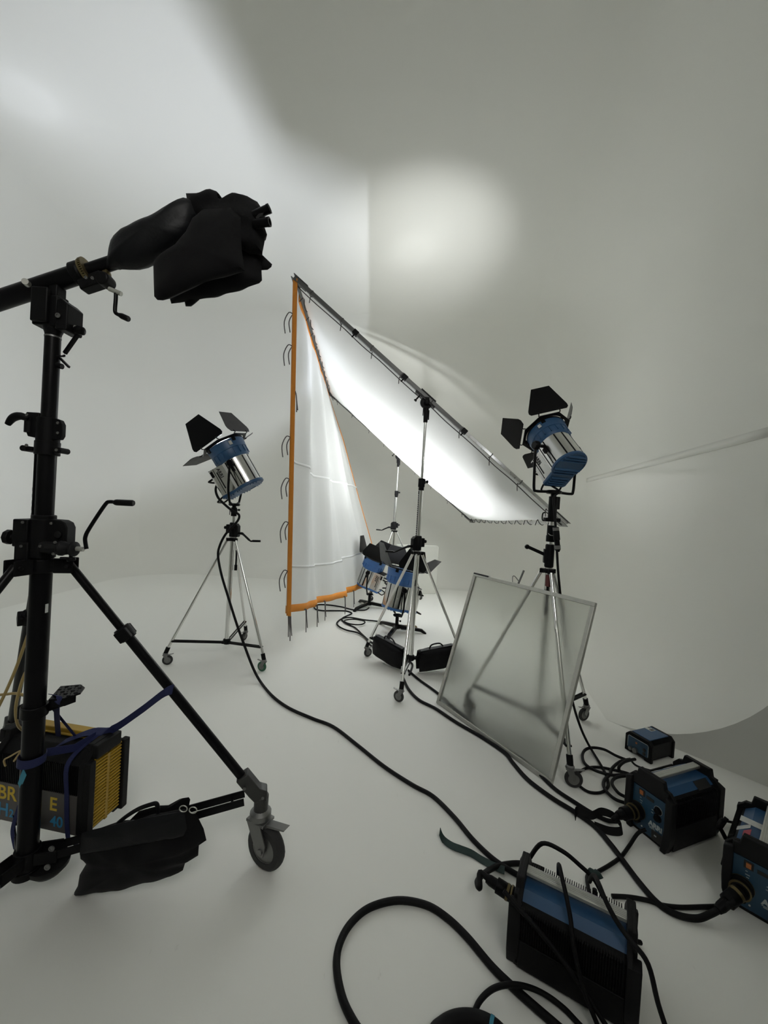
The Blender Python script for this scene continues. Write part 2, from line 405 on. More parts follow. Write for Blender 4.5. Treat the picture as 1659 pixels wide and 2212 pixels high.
def windup_stand(loc, label, rot, rleg, zleg, gear, seg, ztop, crank, top='spigot', wheel=0.05, group=None, wheel_mats=('tyre',)*3,
                 trail=None, base=0.16, brace_z=0.24, rk=(0.024, 0.020, 0.016), legr=0.0145, style='gear', rear=0, rackside=None):
    t = thing('wind_up_stand', label, 'light stand', (loc[0], loc[1], 0), group)
    zg0, zg1 = gear
    # column tubes
    b = MB(); b.cyl((0, 0, base), (0, 0, zg0+0.02), rk[0], n=20); b.build('lower_column', 'chrome', t)
    if seg:
        b = MB(); b.cyl((0, 0, zg1-0.02), (0, 0, seg), rk[1], n=20)
        b.build('middle_tube', 'chrome', t)
        b = MB(); b.cyl((0, 0, seg), (0, 0, ztop), rk[2], n=18); b.build('top_tube', 'chrome', t)
        b = MB(); b.cyl((0, 0, seg-0.06), (0, 0, seg+0.03), rk[1]*1.75, n=20)
        b.cyl((0, 0, seg-0.095), (0, 0, seg-0.06), rk[1]*1.45, n=20)
        b.box((rk[1]*1.2, 0, seg), (0.035, 0.035, 0.05)); knob(b, (rk[1]*1.8, 0, seg), (1, 0.2, 0), 0.018)
        b.build('column_collar', 'blackm', t, bevel=0.002)
        b = MB(); x0 = -rk[1]-0.004
        b.box((x0, 0, (zg1+seg)/2-0.05), (0.007, 0.012, seg-zg1-0.1)); 
        rkk = b.build('rack', 'black', t)
        b = MB()
        for i in range(int((seg-zg1-0.12)/0.022)): b.box((x0-0.002, -0.0065, zg1+0.01+i*0.022), (0.0055, 0.002, 0.011))
        b.build('rack_slots', 'sticker', rkk)
    else:
        b = MB(); b.cyl((0, 0, zg1-0.02), (0, 0, ztop), rk[1], n=20); b.build('top_tube', 'chrome', t)
    c = V((math.cos(R(crank)), math.sin(R(crank)), 0)); cs = V((-c.y, c.x, 0))
    if style == 'gear':
        b = MB(); h = zg1-zg0
        b.lathe([(rk[0]*1.5, 0), (rk[0]*1.55, 0.01), (rk[0]*1.55, h-0.01), (rk[0]*1.35, h)], (0, 0, zg0), (0, 0, 1), 20)
        b.prism([(-0.02, 0), (0.062, 0), (0.070, 0.01), (0.070, h-0.035), (0.045, h-0.008), (-0.02, h-0.008)], (0, 0, zg0), c, (0, 0, 1), 0.062)
        b.box(-c*0.045+V((0, 0, zg0+h*0.55)), (0.05, 0.045, h*0.6), c, cs)
        knob(b, -c*0.066+V((0, 0, zg0+h*0.62)), -c, 0.018)
        b.lathe([(0.024, 0), (0.024, 0.012), (0.016, 0.02)], c*0.02-cs*0.031+V((0, 0, zg0+h*0.5)), -cs, 14)
        g = b.build('gear_box', 'blackm', t, bevel=0.004)
        b = MB(); p = c*0.06-cs*0.0+V((0, 0, zg0+h*0.28))
        b.cyl(p, p+c*0.04, 0.014, n=12)
        arm = smooth([p+c*0.035, p+c*0.055+V((0, 0, -0.004)), p+c*0.115-cs*0.03+V((0, 0, -0.035)), p+c*0.175-cs*0.055+V((0, 0, -0.068)), p+c*0.20-cs*0.055+V((0, 0, -0.066))], 5)
        b.tube(arm, [0.015]*6+[0.012]*8+[0.009]*(len(arm)-14), 8)
        e = arm[-1]; b.cyl(e, e+c*0.085+V((0, 0, 0.004)), 0.012, n=10)
        b.build('crank_handle', 'black', g)
    else:                                             # telescopic stand with lever collars
        b = MB(); zz = zg0
        b.lathe([(rk[0]*1.3, 0), (rk[0]*1.45, 0.01), (rk[0]*1.45, zg1-zg0-0.01), (rk[0]*1.25, zg1-zg0)], (0, 0, zg0), (0, 0, 1), 20)
        b.box(c*0.03+V((0, 0, zg0+0.09)), (0.03, 0.04, 0.11), c, cs)
        g = b.build('lever_collar', 'blackm', t, bevel=0.003)
        b = MB(); p = c*0.035+V((0, 0, zg0+0.10))
        b.bar(p, p+c*0.13+V((0, 0, 0.05)), 0.022, 0.026); b.lathe([(0.017, -0.016), (0.02, 0), (0.017, 0.016)], p+c*0.14+V((0, 0, 0.052)), cs, 12)
        b.build('lever', 'black', g, bevel=0.003)
        b = MB(); b.cyl((0, 0, zg1+0.02), (0, 0, zg1+0.15), rk[0]*1.3, n=20); b.cyl((0, 0, zg1+0.02), (0, 0, zg1+0.07), rk[0]*1.45, n=20)
        b.build('column_collar', 'blackm', t, bevel=0.002)
        b = MB(); b.strap([V((math.cos(a)*rk[0]*1.33, math.sin(a)*rk[0]*1.33, zg1+0.10+0.03*math.sin(a))) for a in [R(-150+k*20) for k in range(9)]], 0.006, (0, 0, 1), 0.001)
        b.build('tape', 'sticker', t)
    # leg collar
    b = MB(); b.lathe([(rk[0]*1.3, 0), (rk[0]*1.7, 0.006), (rk[0]*1.7, 0.030), (rk[0]*1.3, 0.036)], (0, 0, zleg), (0, 0, 1), 20)
    bc = MB(); bc.lathe([(rk[0]*1.25, -0.02), (rk[0]*1.6, -0.012), (rk[0]*1.6, 0.03), (rk[0]*1.2, 0.04)], (0, 0, base+0.01), (0, 0, 1), 18)
    legs = []
    for k in range(3):
        a = R(rot+120*k); d = V((math.cos(a), math.sin(a), 0)); s = V((-d.y, d.x, 0))
        b.box(d*0.046+V((0, 0, zleg+0.016)), (0.036, 0.042, 0.034), d, s)
        bc.box(d*0.038+V((0, 0, base+0.012)), (0.03, 0.034, 0.028), d, s)
        p0 = d*0.055+V((0, 0, zleg+0.008)); zf = 2.55*wheel
        p1 = d*rleg+V((0, 0, zf))
        l = MB(); l.cyl(p0, p1, legr, n=14); leg = l.build('leg', 'chrome', t)
        l = MB(); l.cyl(p0.lerp(p1, 0.955), p1-V((0, 0, 0.012)), legr*1.45, n=12); l.build('leg_socket', 'blackm', leg, bevel=0.002)
        q = p0.lerp(p1, (p0.z-brace_z)/(p0.z-zf))
        l = MB()
        for sg in (1, -1): l.bar(d*0.035+s*sg*0.013+V((0, 0, base+0.012)), q+s*sg*0.013, 0.004, 0.022)
        l.cyl(q-s*0.02, q+s*0.02, 0.007, n=8); l.build('brace', 'black', t)
        dr = trail[k] if trail else rot+120*k+150
        caster(leg, p1, (math.cos(R(dr)), math.sin(R(dr))), wheel, wheel_mats[k])
    b.build('leg_collar', 'blackm', t, bevel=0.003); bc.build('brace_collar', 'blackm', t, bevel=0.002)
    if rear:
        l = MB(); a = R(rear); d = V((math.cos(a), math.sin(a), 0))
        l.cyl(d*0.05+V((0, 0, zleg-0.30)), d*0.05+V((0, 0, zleg-0.10)), 0.009, n=10); l.cyl(d*0.05+V((0, 0, zleg-0.32)), d*0.05+V((0, 0, zleg-0.26)), 0.016, n=10)
        l.build('levelling_leg', 'blackm', t)
    if top == 'spigot':
        b = MB(); b.cyl((0, 0, ztop-0.02), (0, 0, ztop+0.075), 0.030, n=16); b.cyl((0, 0, ztop+0.02), (0, 0, ztop+0.06), 0.036, n=16)
        knob(b, (0.03, 0, ztop+0.05), (1, 0, 0), 0.012); b.box((-0.045, 0, ztop+0.02), (0.006, 0.01, 0.06)); b.cyl((-0.03, 0, ztop+0.05), (-0.05, 0, ztop+0.05), 0.006, n=8)
        b.build('top_socket', 'blackm', t, bevel=0.002)
    elif top == 'tall':
        b = MB(); b.cyl((0, 0, ztop-0.17), (0, 0, ztop+0.03), 0.033, n=18); b.box((0.035, 0, ztop-0.02), (0.03, 0.03, 0.10))
        b.box((0, 0, ztop-0.155), (0.12, 0.05, 0.03)); b.tube(smooth([V((-0.055, 0, ztop-0.10)), V((-0.075, 0, ztop-0.11)), V((-0.075, 0, ztop-0.16)), V((-0.05, 0, ztop-0.165))], 4), 0.006, 6)
        b.build('top_socket', 'blackm', t, bevel=0.003)
    return t
b = MB(); b.add([V((XL, -3.2, 0)), V((6.2, -3.2, 0)), V((6.2, -3.2, HC)), V((XL, -3.2, HC))], [(0, 1, 2, 3)]); struct(b, 'wall_front', 'frontwall')
b = MB(); b.add([V((6.2, -3.2, 0)), V((6.2, -1.4, 0)), V((6.2, -1.4, HC)), V((6.2, -3.2, HC))], [(0, 1, 2, 3)]); struct(b, 'wall_side', 'frontwall')
# ------------------------------------------------------------------ film lights
def film_light(base, pivot, el, az, s, label, barn_rot, leaves, bluem='blue', group=None, power=500, cone=80, blend=1.0, srad=0.06, hot=None, lean=0.0, tape=False, yw=0.225, square=False, col=(0.97, 0.99, 1.0)):
    # base: yoke foot (world), pivot: yoke pivot (world); el/az: beam elevation and azimuth in degrees
    base = V(base); pivot = V(pivot)
    t = thing('film_light', label, 'film light', base, group)
    A = V((math.cos(R(az)), math.sin(R(az)), 0)); Z = A*math.cos(R(el))+V((0, 0, math.sin(R(el))))
    Xd = A*math.sin(R(el))-V((0, 0, math.cos(R(el)))); Y = Z.cross(Xd)
    if lean:                                     # roll of the head about its own horizontal tilt line
        rm = Matrix.Rotation(R(lean), 3, A); Z = rm @ Z; Xd = rm @ Xd; Y = rm @ Y
    p = pivot-base
    T = Matrix(((Xd.x*s, Y.x*s, Z.x*s, p.x), (Xd.y*s, Y.y*s, Z.y*s, p.y), (Xd.z*s, Y.z*s, Z.z*s, p.z), (0, 0, 0, 1)))
    mb = lambda: MB(T)
    # blue front housing
    b = mb(); b.lathe([(0.172, 0.045), (0.180, 0.05), (0.196, 0.085), (0.198, 0.15), (0.205, 0.155), (0.214, 0.235), (0.214, 0.25), (0.190, 0.25), (0.175, 0.16), (0.165, 0.06)], n=48, closed=True)
    for k in range(18):
        a = R(20*k); c = V((math.cos(a), math.sin(a), 0))
        b.box(c*0.197+V((0, 0, 0.115)), (0.016, 0.007, 0.075), c, (-c.y, c.x, 0))
    ring = b.build('front_housing', bluem, t, ang=30)
    b = mb(); b.lathe([(0.188, 0.205), (0.188, 0.212)], n=40); b.build('lens', 'glass', ring)
    for k in range(4):
        b = mb(); a = R(45+90*k); c = V((math.cos(a), math.sin(a), 0)); b.box(c*0.215+V((0, 0, 0.245)), (0.02, 0.04, 0.06), c, (-c.y, c.x, 0)); b.build('accessory_bracket', 'black', ring, bevel=0.002)
    b = mb(); c = V((math.cos(R(120)), math.sin(R(120)), 0)); b.box(c*0.216+V((0, 0, 0.2)), (0.01, 0.035, 0.045), c, (-c.y, c.x, 0)); b.build('latch_plate', 'steel', ring)
    # steel body
    b = mb(); b.lathe([(0.10, -0.265), (0.172, -0.265), (0.176, -0.26), (0.176, 0.05), (0.10, 0.05)], n=56); body = b.build('body', 'steel', t)
    b = mb()
    for a in (70, 98, 140, 168, 205, 240, 262, 290):
        c = V((math.cos(R(a)), math.sin(R(a)), 0)); b.box(c*0.1765+V((0, 0, -0.107)), (0.003, 0.014, 0.30), c, (-c.y, c.x, 0))
    b.build('cooling_slot', 'blackm', body)
    b = mb()
    for sy in (1, -1):
        c = V((math.cos(R(90*sy-4)), math.sin(R(90*sy-4)), 0))
        b.box(c*0.182+V((0, 0, -0.06)), (0.014, 0.035, 0.06), c, (-c.y, c.x, 0)); b.box(c*0.179+V((0, 0, -0.17)), (0.006, 0.006, 0.17), c, (-c.y, c.x, 0))
    b.build('fuse_latch', 'blackm', body, bevel=0.002)
    # electronics box
    b = mb(); b.prism([(0.05, -0.138), (0.265, -0.138), (0.285, -0.12), (0.285, 0.12), (0.265, 0.138), (0.05, 0.138)], (0, 0, -0.105), (1, 0, 0), (0, 1, 0), 0.315)
    box = b.build('igniter_box', 'steel', t, bevel=0.003)
    b = mb()
    for sy in (1, -1): b.box((0.225, 0.139*sy, -0.10), (0.006, 0.003, 0.30)); b.box((0.257, 0.140*sy, 0.0), (0.03, 0.004, 0.07)); b.box((0.20, 0.1395*sy, -0.10), (0.012, 0.002, 0.20))
    b.build('box_trim', 'blackm', box)
    b = mb(); b.box((0.2, 0, 0.054), (0.17, 0.25, 0.006)); b.build('box_lid', 'blackm', box)
    o1 = T @ V((0.188, 0.1402, 0.035)); text_mesh('ARRI', 'logo', 'blackink', box, o1, T.to_3x3() @ V((0, 0, -1)), T.to_3x3() @ V((-1, 0, 0)), 0.052*s, 0.0005, 0.001, space=1.05)
    o2 = T @ V((0.188, -0.1402, -0.10)); text_mesh('ARRI', 'logo', 'blackink', box, o2, T.to_3x3() @ V((0, 0, 1)), T.to_3x3() @ V((-1, 0, 0)), 0.052*s, 0.0005, 0.001, space=1.05)
    # rear cover, a keyhole outline with louvres
    pl = [(0.182*math.cos(R(q)), 0.182*math.sin(R(q))) for q in range(50, 311, 8)] + [(0.27, -0.142), (0.292, -0.12), (0.292, 0.12), (0.27, 0.142)]
    b = mb(); b.prism(pl, (0, 0, -0.277), (1, 0, 0), (0, 1, 0), 0.028)
    for q in (-0.125, -0.095, -0.065, 0.045, 0.075, 0.105, 0.165, 0.195, 0.225, 0.255):
        hw = math.sqrt(max(0, 0.165**2-q*q)) if q < 0.11 else 0.11
        b.prism([(-0.010, 0), (0.012, 0), (0.004, 0.020)], (q, 0, -0.290), (1, 0, 0), (0, 0, -1), 2*hw)
    b.tube([V((0.168*math.cos(R(q)), 0.168*math.sin(R(q)), -0.292)) for q in range(60, 301, 10)], 0.006, 6)
    rear = b.build('rear_cover', bluem, t, bevel=0.002, ang=30)
    # handles
    b = mb(); b.tube(smooth([V(q) for q in [(0.27, -0.085, -0.03), (0.335, -0.085, -0.035), (0.352, -0.06, -0.035), (0.352, 0.06, -0.035), (0.335, 0.085, -0.035), (0.27, 0.085, -0.03)]], 4), 0.011, 8); b.build('carry_handle', 'blackm', box)
    b = mb(); b.tube(smooth([V(q) for q in [(0.25, -0.11, -0.255), (0.315, -0.12, -0.275), (0.36, -0.11, -0.285), (0.37, -0.07, -0.288), (0.37, 0.07, -0.288), (0.36, 0.11, -0.285), (0.315, 0.12, -0.275), (0.25, 0.11, -0.255)]], 4), 0.010, 8); b.build('tilt_handle', 'blackm', box)
    # yoke (stays upright)
    Yh = V((Y.x, Y.y, 0)).normalized(); w = yw*s; d = -p; H = p.z
    yk = MB(); pts = []
    for sg in (1, -1):
        pts.append([p+Y*sg*w, p+Yh*sg*w*1.02+V((0, 0, -0.25*H)), p+Yh*sg*w*1.0+V((0, 0, -0.62*H)), V((0, 0, (0.08 if square else 0.10)*H))+Yh*sg*w*(0.97 if square else 0.72), V((0, 0, 0.03 if not square else 0.012))+Yh*sg*w*(0.84 if square else 0.52), V((0, 0, 0.015))+Yh*sg*w*0.25])
    path = smooth(pts[0]+pts[1][::-1], 6)
    yk.tube(path, 0.0125*s**0.5, 10)
    for sg in (1, -1):
        q = p+Y*sg*(w-0.025*s)
        yk.lathe([(0.030, 0), (0.036, 0.006), (0.036, 0.03), (0.028, 0.042)], q, Y*sg, 16)
        yk.cyl(p+Y*sg*0.14*s, q, 0.018*s, n=10)
    yk.cyl((0, 0, -0.05), (0, 0, 0.03), 0.022, n=14); yk.lathe([(0.05, 0.0), (0.06, 0.008), (0.06, 0.024), (0.05, 0.03)], (0, 0, 0.0), (0, 0, 1), 20)
    yk.build('yoke', 'black', t)
    # barn doors: a rotating octagonal frame with four hinged leaves
    cr = lambda q: V((math.cos(R(q+barn_rot)), math.sin(R(q+barn_rot)), 0))
    b = mb(); zf = 0.268
    oc = [cr(22.5+45*k)*0.272+V((0, 0, zf)) for k in range(8)]
    n = 64; inn = [cr(360*k/n)*0.224 for k in range(n)]; out = []
    for k in range(n):
        a = (360*k/n+0.0) % 45; a = min(a, 45-a) if True else a
        q = 360*k/n; f = ((q+22.5) % 45)-22.5
        out.append(cr(q)*(0.272*math.cos(R(22.5))/math.cos(R(f))))
    vs = [v+V((0, 0, z)) for z in (zf-0.004, zf+0.004) for v in inn+out]
    N2 = 2*n; fs = []
    for k in range(n):
        j = (k+1) % n
        if k % 16 in (2, 6, 10, 14) and False: continue
        fs += [(k, n+k, n+j, j), (N2+k, N2+j, N2+n+j, N2+n+k), (k, j, N2+j, N2+k), (n+k, N2+n+k, N2+n+j, n+j)]
    b.add(vs, fs)
    b.lathe([(0.198, zf-0.014), (0.2155, zf-0.014), (0.2155, zf+0.006), (0.198, zf+0.006)], n=48, closed=True)
    for k in range(4): c = cr(45+90*k); b.box(c*0.219+V((0, 0, zf)), (0.03, 0.05, 0.008), c, (-c.y, c.x, 0))
    fr = b.build('barn_door_frame', 'black', t)
    for k, al in enumerate(leaves):
        o = cr(90*k); sd = V((-o.y, o.x, 0)); dr = o*math.cos(R(al))+V((0, 0, math.sin(R(al))))
        hg = o*0.262+V((0, 0, zf+0.008))
        L, wid = (0.30, 0.195)
        pl = [(-wid, 0.0), (wid, 0.0), (wid+0.02, 0.02), (wid+0.018, 0.05), (0.10, L), (-0.10, L), (-wid-0.018, 0.05), (-wid-0.02, 0.02)] if k % 2 == 0 else \
             [(-0.175, 0.0), (0.175, 0.0), (0.205, 0.04), (0.205, 0.075), (0.115, L*0.93), (-0.115, L*0.93), (-0.205, 0.075), (-0.205, 0.04)]
        b = mb(); b.prism(pl, hg+dr*0.012, sd, dr, 0.0035); lf = b.build('barn_door_leaf', 'black', t)
        for sg in (1, -1): b = mb(); b.tube([hg+sd*sg*0.115-o*0.02, hg+sd*sg*0.115, hg+sd*sg*0.115+dr*0.03], 0.006, 6); b.cyl(hg+sd*(sg*0.115-0.012)+dr*0.02, hg+sd*(sg*0.115+0.012)+dr*0.02, 0.008, n=8); b.build('hinge', 'black', lf)
    # the burning lamp
    def spot(nm, pw, cn, bl, sr, zz=0.215, sx=0.0, sy=0.0):
        L_ = bpy.data.lights.new(nm, 'SPOT'); L_.energy = pw; L_.spot_size = R(cn); L_.spot_blend = bl; L_.shadow_soft_size = sr; L_.color = col
        lo = bpy.data.objects.new(nm, L_); COL.objects.link(lo); lo.parent = t
        zax = -(Z+Xd*sx+Y*sy).normalized(); xa = zax.orthogonal().normalized(); ya = zax.cross(xa); q = T @ V((0, 0, zz))
        lo.matrix_local = Matrix(((xa.x, ya.x, zax.x, q.x), (xa.y, ya.y, zax.y, q.y), (xa.z, ya.z, zax.z, q.z), (0, 0, 0, 1)))
    spot('lamp_bulb', power, cone, blend, srad)
    if hot: spot('lamp_bulb_hot', *hot)
    return t
# ------------------------------------------------------------------ the four chrome stands
LS, CS, FS, RS = (-1.625, 4.368), (0.374, 4.22), (0.218, 7.816), (1.335, 3.20)
sl = windup_stand(LS, 'chrome wind-up stand with green-rimmed castor carrying the lamp left of the curtain', 89, 0.585, 1.275, (1.32, 1.475), None, 1.565, -8,
                  group='chrome light stands', wheel_mats=('tyre', 'tyre', 'greenw'), trail=(250, 20, 160), rear=20)
sc_ = windup_stand(CS, 'tall chrome wind-up stand holding the near side of the big overhead frame', 19, 0.635, 1.265, (1.31, 1.465), 2.035, 2.70, 205,
                  group='chrome light stands', trail=(200, 30, 150), rk=(0.025, 0.020, 0.015), top=None, rear=250)
sf = windup_stand(FS, 'most distant chrome stand, holding the far side of the overhead frame', -10, 0.60, 1.265, (1.31, 1.465), 2.035, 2.58, 190,
                  group='chrome light stands', rk=(0.025, 0.020, 0.015), top=None)
sr = windup_stand(RS, 'chrome stand with clamp lever behind the leaning frosted panel', 28, 0.595, 1.30, (1.345, 1.53), None, 1.88, 172,
                  group='chrome light stands', trail=(200, 330, -15), style='lever', top='tall', wheel=0.056, rear=250)
b = MB(); b.cyl((0, -0.03, 1.29), (0, -0.03, 1.20), 0.03, n=14); b.build('red_tape', 'redtape', sr)
# ------------------------------------------------------------------ overhead 12-foot frame
fA, fB, fC, fD = V((-1.064, 4.194, 4.047)), V((1.92, 4.248, 1.69)), V((1.752, 8.076, 1.566)), V((-1.231, 8.021, 3.923))
e_n = (fB-fA).normalized(); e_w = (fD-fA).normalized(); fn = e_n.cross(e_w); fn = fn if fn.z > 0 else -fn
fr = thing('overhead_frame', 'large tilted square tube frame stretched with glowing white diffusion cloth', 'diffusion frame', (fA+fC)/2)
O = -V(fr.location)
def pipe(nm, p, q, m, w=0.036): b = MB(); b.bar(p+O, q+O, w, w, fn); return b.build(nm, m, fr, bevel=0.004)
mid = fA.lerp(fB, 0.62)
pipe('near_tube', fA, mid, 'greypipe', 0.040); pipe('near_tube', mid, fB, 'silverpipe', 0.036)
pipe('far_tube', fD, fC, 'greypipe', 0.032); pipe('end_tube', fA, fD, 'greypipe', 0.036); pipe('end_tube', fB, fC, 'silverpipe', 0.036)
for c in (fA, fB, fC, fD):
    b = MB(); d1 = (e_n if c in (fA, fD) else -e_n); d2 = (e_w if c in (fA, fB) else -e_w)
    b.prism([(-0.03, -0.03), (0.16, -0.03), (0.16, 0.03), (0.10, 0.03), (0.03, 0.10), (0.03, 0.16), (-0.03, 0.16)], c+O+fn*0.022, d1, d2, 0.006)
    b.prism([(-0.03, -0.03), (0.16, -0.03), (0.16, 0.03), (0.10, 0.03), (0.03, 0.10), (0.03, 0.16), (-0.03, 0.16)], c+O-fn*0.022, d1, d2, 0.006)
    b.build('corner_bracket', 'greypipe' if c in (fA, fD) else 'zinc', fr)
for f in (0.22, 0.40, 0.62):
    b = MB(); q = fA.lerp(fB, f)+O; b.bar(q-e_n*0.03, q+e_n*0.03, 0.05, 0.05, fn); b.cyl(q-fn*0.06, q-fn*0.02, 0.008, n=8); b.build('tube_joint', 'blackm', fr, bevel=0.003)
NU, NV = 40, 40; G = []
ins = 0.045
cl_pt = {}
for i in range(NU+1):
    row = []
    for j in range(NV+1):
        u, v_ = i/NU, j/NV
        p = fA.lerp(fB, u).lerp(fD.lerp(fC, u), v_)
        p = p + e_n*(ins*(1-2*u)) + e_w*(ins*(1-2*v_))
        sag = 0.33*(math.sin(PI*u)**0.55)*(math.sin(PI*v_)**0.75)*(0.85+0.2*u)
        ru = 0.006*math.sin(u*60)*math.exp(-8*min(v_, 1-v_))
        p = p + V((0.10*sag, 0, -sag + ru)); row.append(p+O)
    G.append(row)
b = MB(); b.grid(G); b.build('diffusion_cloth', 'diff', fr, ang=80, sub=1)
def ties(a, c, n, inw, ln, r=0.0045, m='string', start=0.06):
    for k in range(n):
        q = a.lerp(c, start+(1-2*start)*k/(n-1))+O; w = random.uniform(-0.02, 0.02); t_ = (c-a).normalized()
        b = MB(); up = fn*0.024
        b.tube(smooth([q+inw*0.075, q+inw*0.03-up, q-inw*0.02-up, q-inw*0.024+up*0.7, q+inw*0.03+up, q+inw*0.07-up*0.5+t_*w, q+inw*0.05-up*2.5+t_*(w+0.03)+V((0, 0, -ln))], 3), r, 5)
        b.build('tie', m, fr)
ties(fB, fC, 11, -e_n, 0.02, m='blackm'); ties(fA, fB, 9, e_w, 0.02); ties(fD, fC, 9, -e_w, 0.015)
b = MB(); b.tube(smooth([fA.lerp(fB, f)+O+e_w*(0.05+0.03*math.sin(f*19)**2)-fn*0.03 for f in [k/16 for k in range(17)]], 3), 0.005, 6); b.build('lacing_cord', 'string', fr)
# the clamps that hold the frame, one on each stand
def frame_clamp(stand, loc, pz, ztop, side, w):
    L0 = V((loc[0], loc[1], 0)); q = V((loc[0], loc[1], pz))-L0
    b = MB(); b.cyl((0, 0, ztop-0.05), (0, 0, ztop+0.10), 0.022, 0.027, n=16); b.box((0.03, 0, ztop+0.03), (0.012, 0.01, 0.10)); b.box((-0.03, 0, ztop+0.06), (0.008, 0.01, 0.08))
    c = V((0, 0, (ztop+0.10+pz)/2+0.005))
    b.lathe([(0.062, -0.02), (0.066, -0.012), (0.066, 0.012), (0.062, 0.02)], c+V((0, side*0.012, 0)), (0, 1, 0), 24)
    b.lathe([(0.03, 0), (0.03, 0.05), (0.02, 0.055)], c, (0, side*-1, 0), 14)
    b.bar(c, q, 0.05, 0.05, (0, 1, 0)); 
    k = b.build('clamp_head', 'blackm', stand, bevel=0.003)
    b = MB()
    for f in (-0.07, 0.07):
        p = q+e_n*f; b.bar(p-fn*0.034-e_n*0.02, p-fn*0.034+e_n*0.02, 0.07, 0.02, fn); b.cyl(p-fn*0.09, p-fn*0.03, 0.009, n=8)
        knob(b, p-fn*0.085, -fn, 0.016, 0.016)
    b.bar(q-e_n*0.13-fn*0.03, q+e_n*0.13-fn*0.03, 0.05, 0.018, fn); b.bar(q-e_n*0.10+fn*0.026, q+e_n*0.10+fn*0.026, 0.05, 0.012, fn)
    b.build('clamp_jaw', 'black', k, bevel=0.002)
frame_clamp(sc_, CS, 2.911-0.0, 2.70, 1, 0.04); frame_clamp(sf, FS, 2.777, 2.58, -1, 0.036)
# ------------------------------------------------------------------ white silk hanging from the high end of the frame
cu0, cu1 = fA+V((-0.005, 0, -0.012)), fD+V((-0.005, 0, -0.012)); cb0, cb1 = V((-0.937, 4.205, 0.546)), at(805, 1243, 8.15)
ct = thing('silk_curtain', 'white silk with orange webbing edge hanging from the frame\'s high end', 'curtain', (cb0+cb1)/2)
CO = -V(ct.location)
cn = (cu1-cu0).cross(cb0-cu0).normalized(); cn = cn if cn.x < 0 else -cn
def cpt(u, v):                                  # u along the top edge, v downwards
    p = cu0.lerp(cu1, u).lerp(cb0.lerp(cb1, u), v)
    a = math.sin(PI*min(1, v*1.15))**0.6 if v < 0.87 else 1.0
    f = 0.055*math.sin(u*23+1.3*math.sin(v*3))+0.03*math.sin(u*51+2+v*2)+0.10*math.sin(u*PI*1.6+0.4)*v
    edge = min(1, u*14)
    belly = V((0, 0, 0.20*math.sin(PI*u)*v**3 - 0.0))
    sw = 0.0
    return p + cn*(f*min(1, v*4)*edge+sw) - belly*0.55
NU, NV = 70, 50
b = MB(); b.grid([[cpt(i/NU, j/NV)+CO for j in range(NV+1)] for i in range(NU+1)]); cloth = b.build('silk', 'silk', ct, ang=80)
def hem(nm, G, m='orange', th=0.007):
    b = MB(); b.grid([[p+CO for p in row] for row in G]); return b.build(nm, m, ct, ang=80, solid=th)
hem('side_webbing', [[cpt(0, j/40)-cn*0.004+V((d, -0.01*k, 0)) for k, d in enumerate((-0.02, 0.0, 0.03))] for j in range(41)])
hem('top_webbing', [[cpt(i/60, v) for v in (0.004, 0.014, 0.026)] for i in range(4, 61)])
hem('bottom_webbing', [[cpt(i/60, v) for v in (0.978, 0.99, 1.002)] for i in range(61)])
hem('far_webbing', [[cpt(u, j/40) for u in (0.99, 1.0)] for j in range(41)])
for v in (0.52, 0.85): hem('seam', [[cpt(i/60, v+d+0.012*math.sin(i/60*5)) for d in (-0.004, 0.004)] for i in range(61)], 'seam', 0.010)
def ctie(p, d, ln, k):
    b = MB(); s = V((0.012, 0.02, 0))
    b.tube(smooth([p+CO, p+d*0.05+V((0, 0, 0.02))+CO, p+d*0.09+V((0, 0, -0.08))+CO, p+d*0.085+V((0.01, 0, -ln))+CO], 4), 0.0055, 5)
    b.tube(smooth([p+CO, p+d*0.03+s+V((0, 0, 0.01))+CO, p+d*0.06+s+V((0, 0, -0.07))+CO, p+d*0.06+s*2+V((0, 0, -ln*0.85))+CO], 4), 0.0055, 5)
    b.build('tie', 'string', ct)
for k, v in enumerate((0.105, 0.20, 0.335, 0.47, 0.595, 0.725, 0.87)): ctie(cpt(0, v), V((-1, -0.2, 0)) if v != 0.335 else V((0.6, -0.3, 0)), 0.20, k)
for k, u in enumerate((0.0, 0.06, 0.14, 0.24, 0.36, 0.48, 0.62, 0.78)): ctie(cpt(u, 1.0), V((0.3, 0, -0.3)), 0.24, k)
for k in range(9):
    p = cpt(0.08+0.11*k, 0.02); b = MB(); b.tube(smooth([p+CO, p+V((0.05, 0, 0.05))+CO, p+V((0.06, 0.02, -0.05))+CO, p+V((0.09, 0.03, -0.09))+CO], 3), 0.006, 5); b.build('tie', 'string', ct)

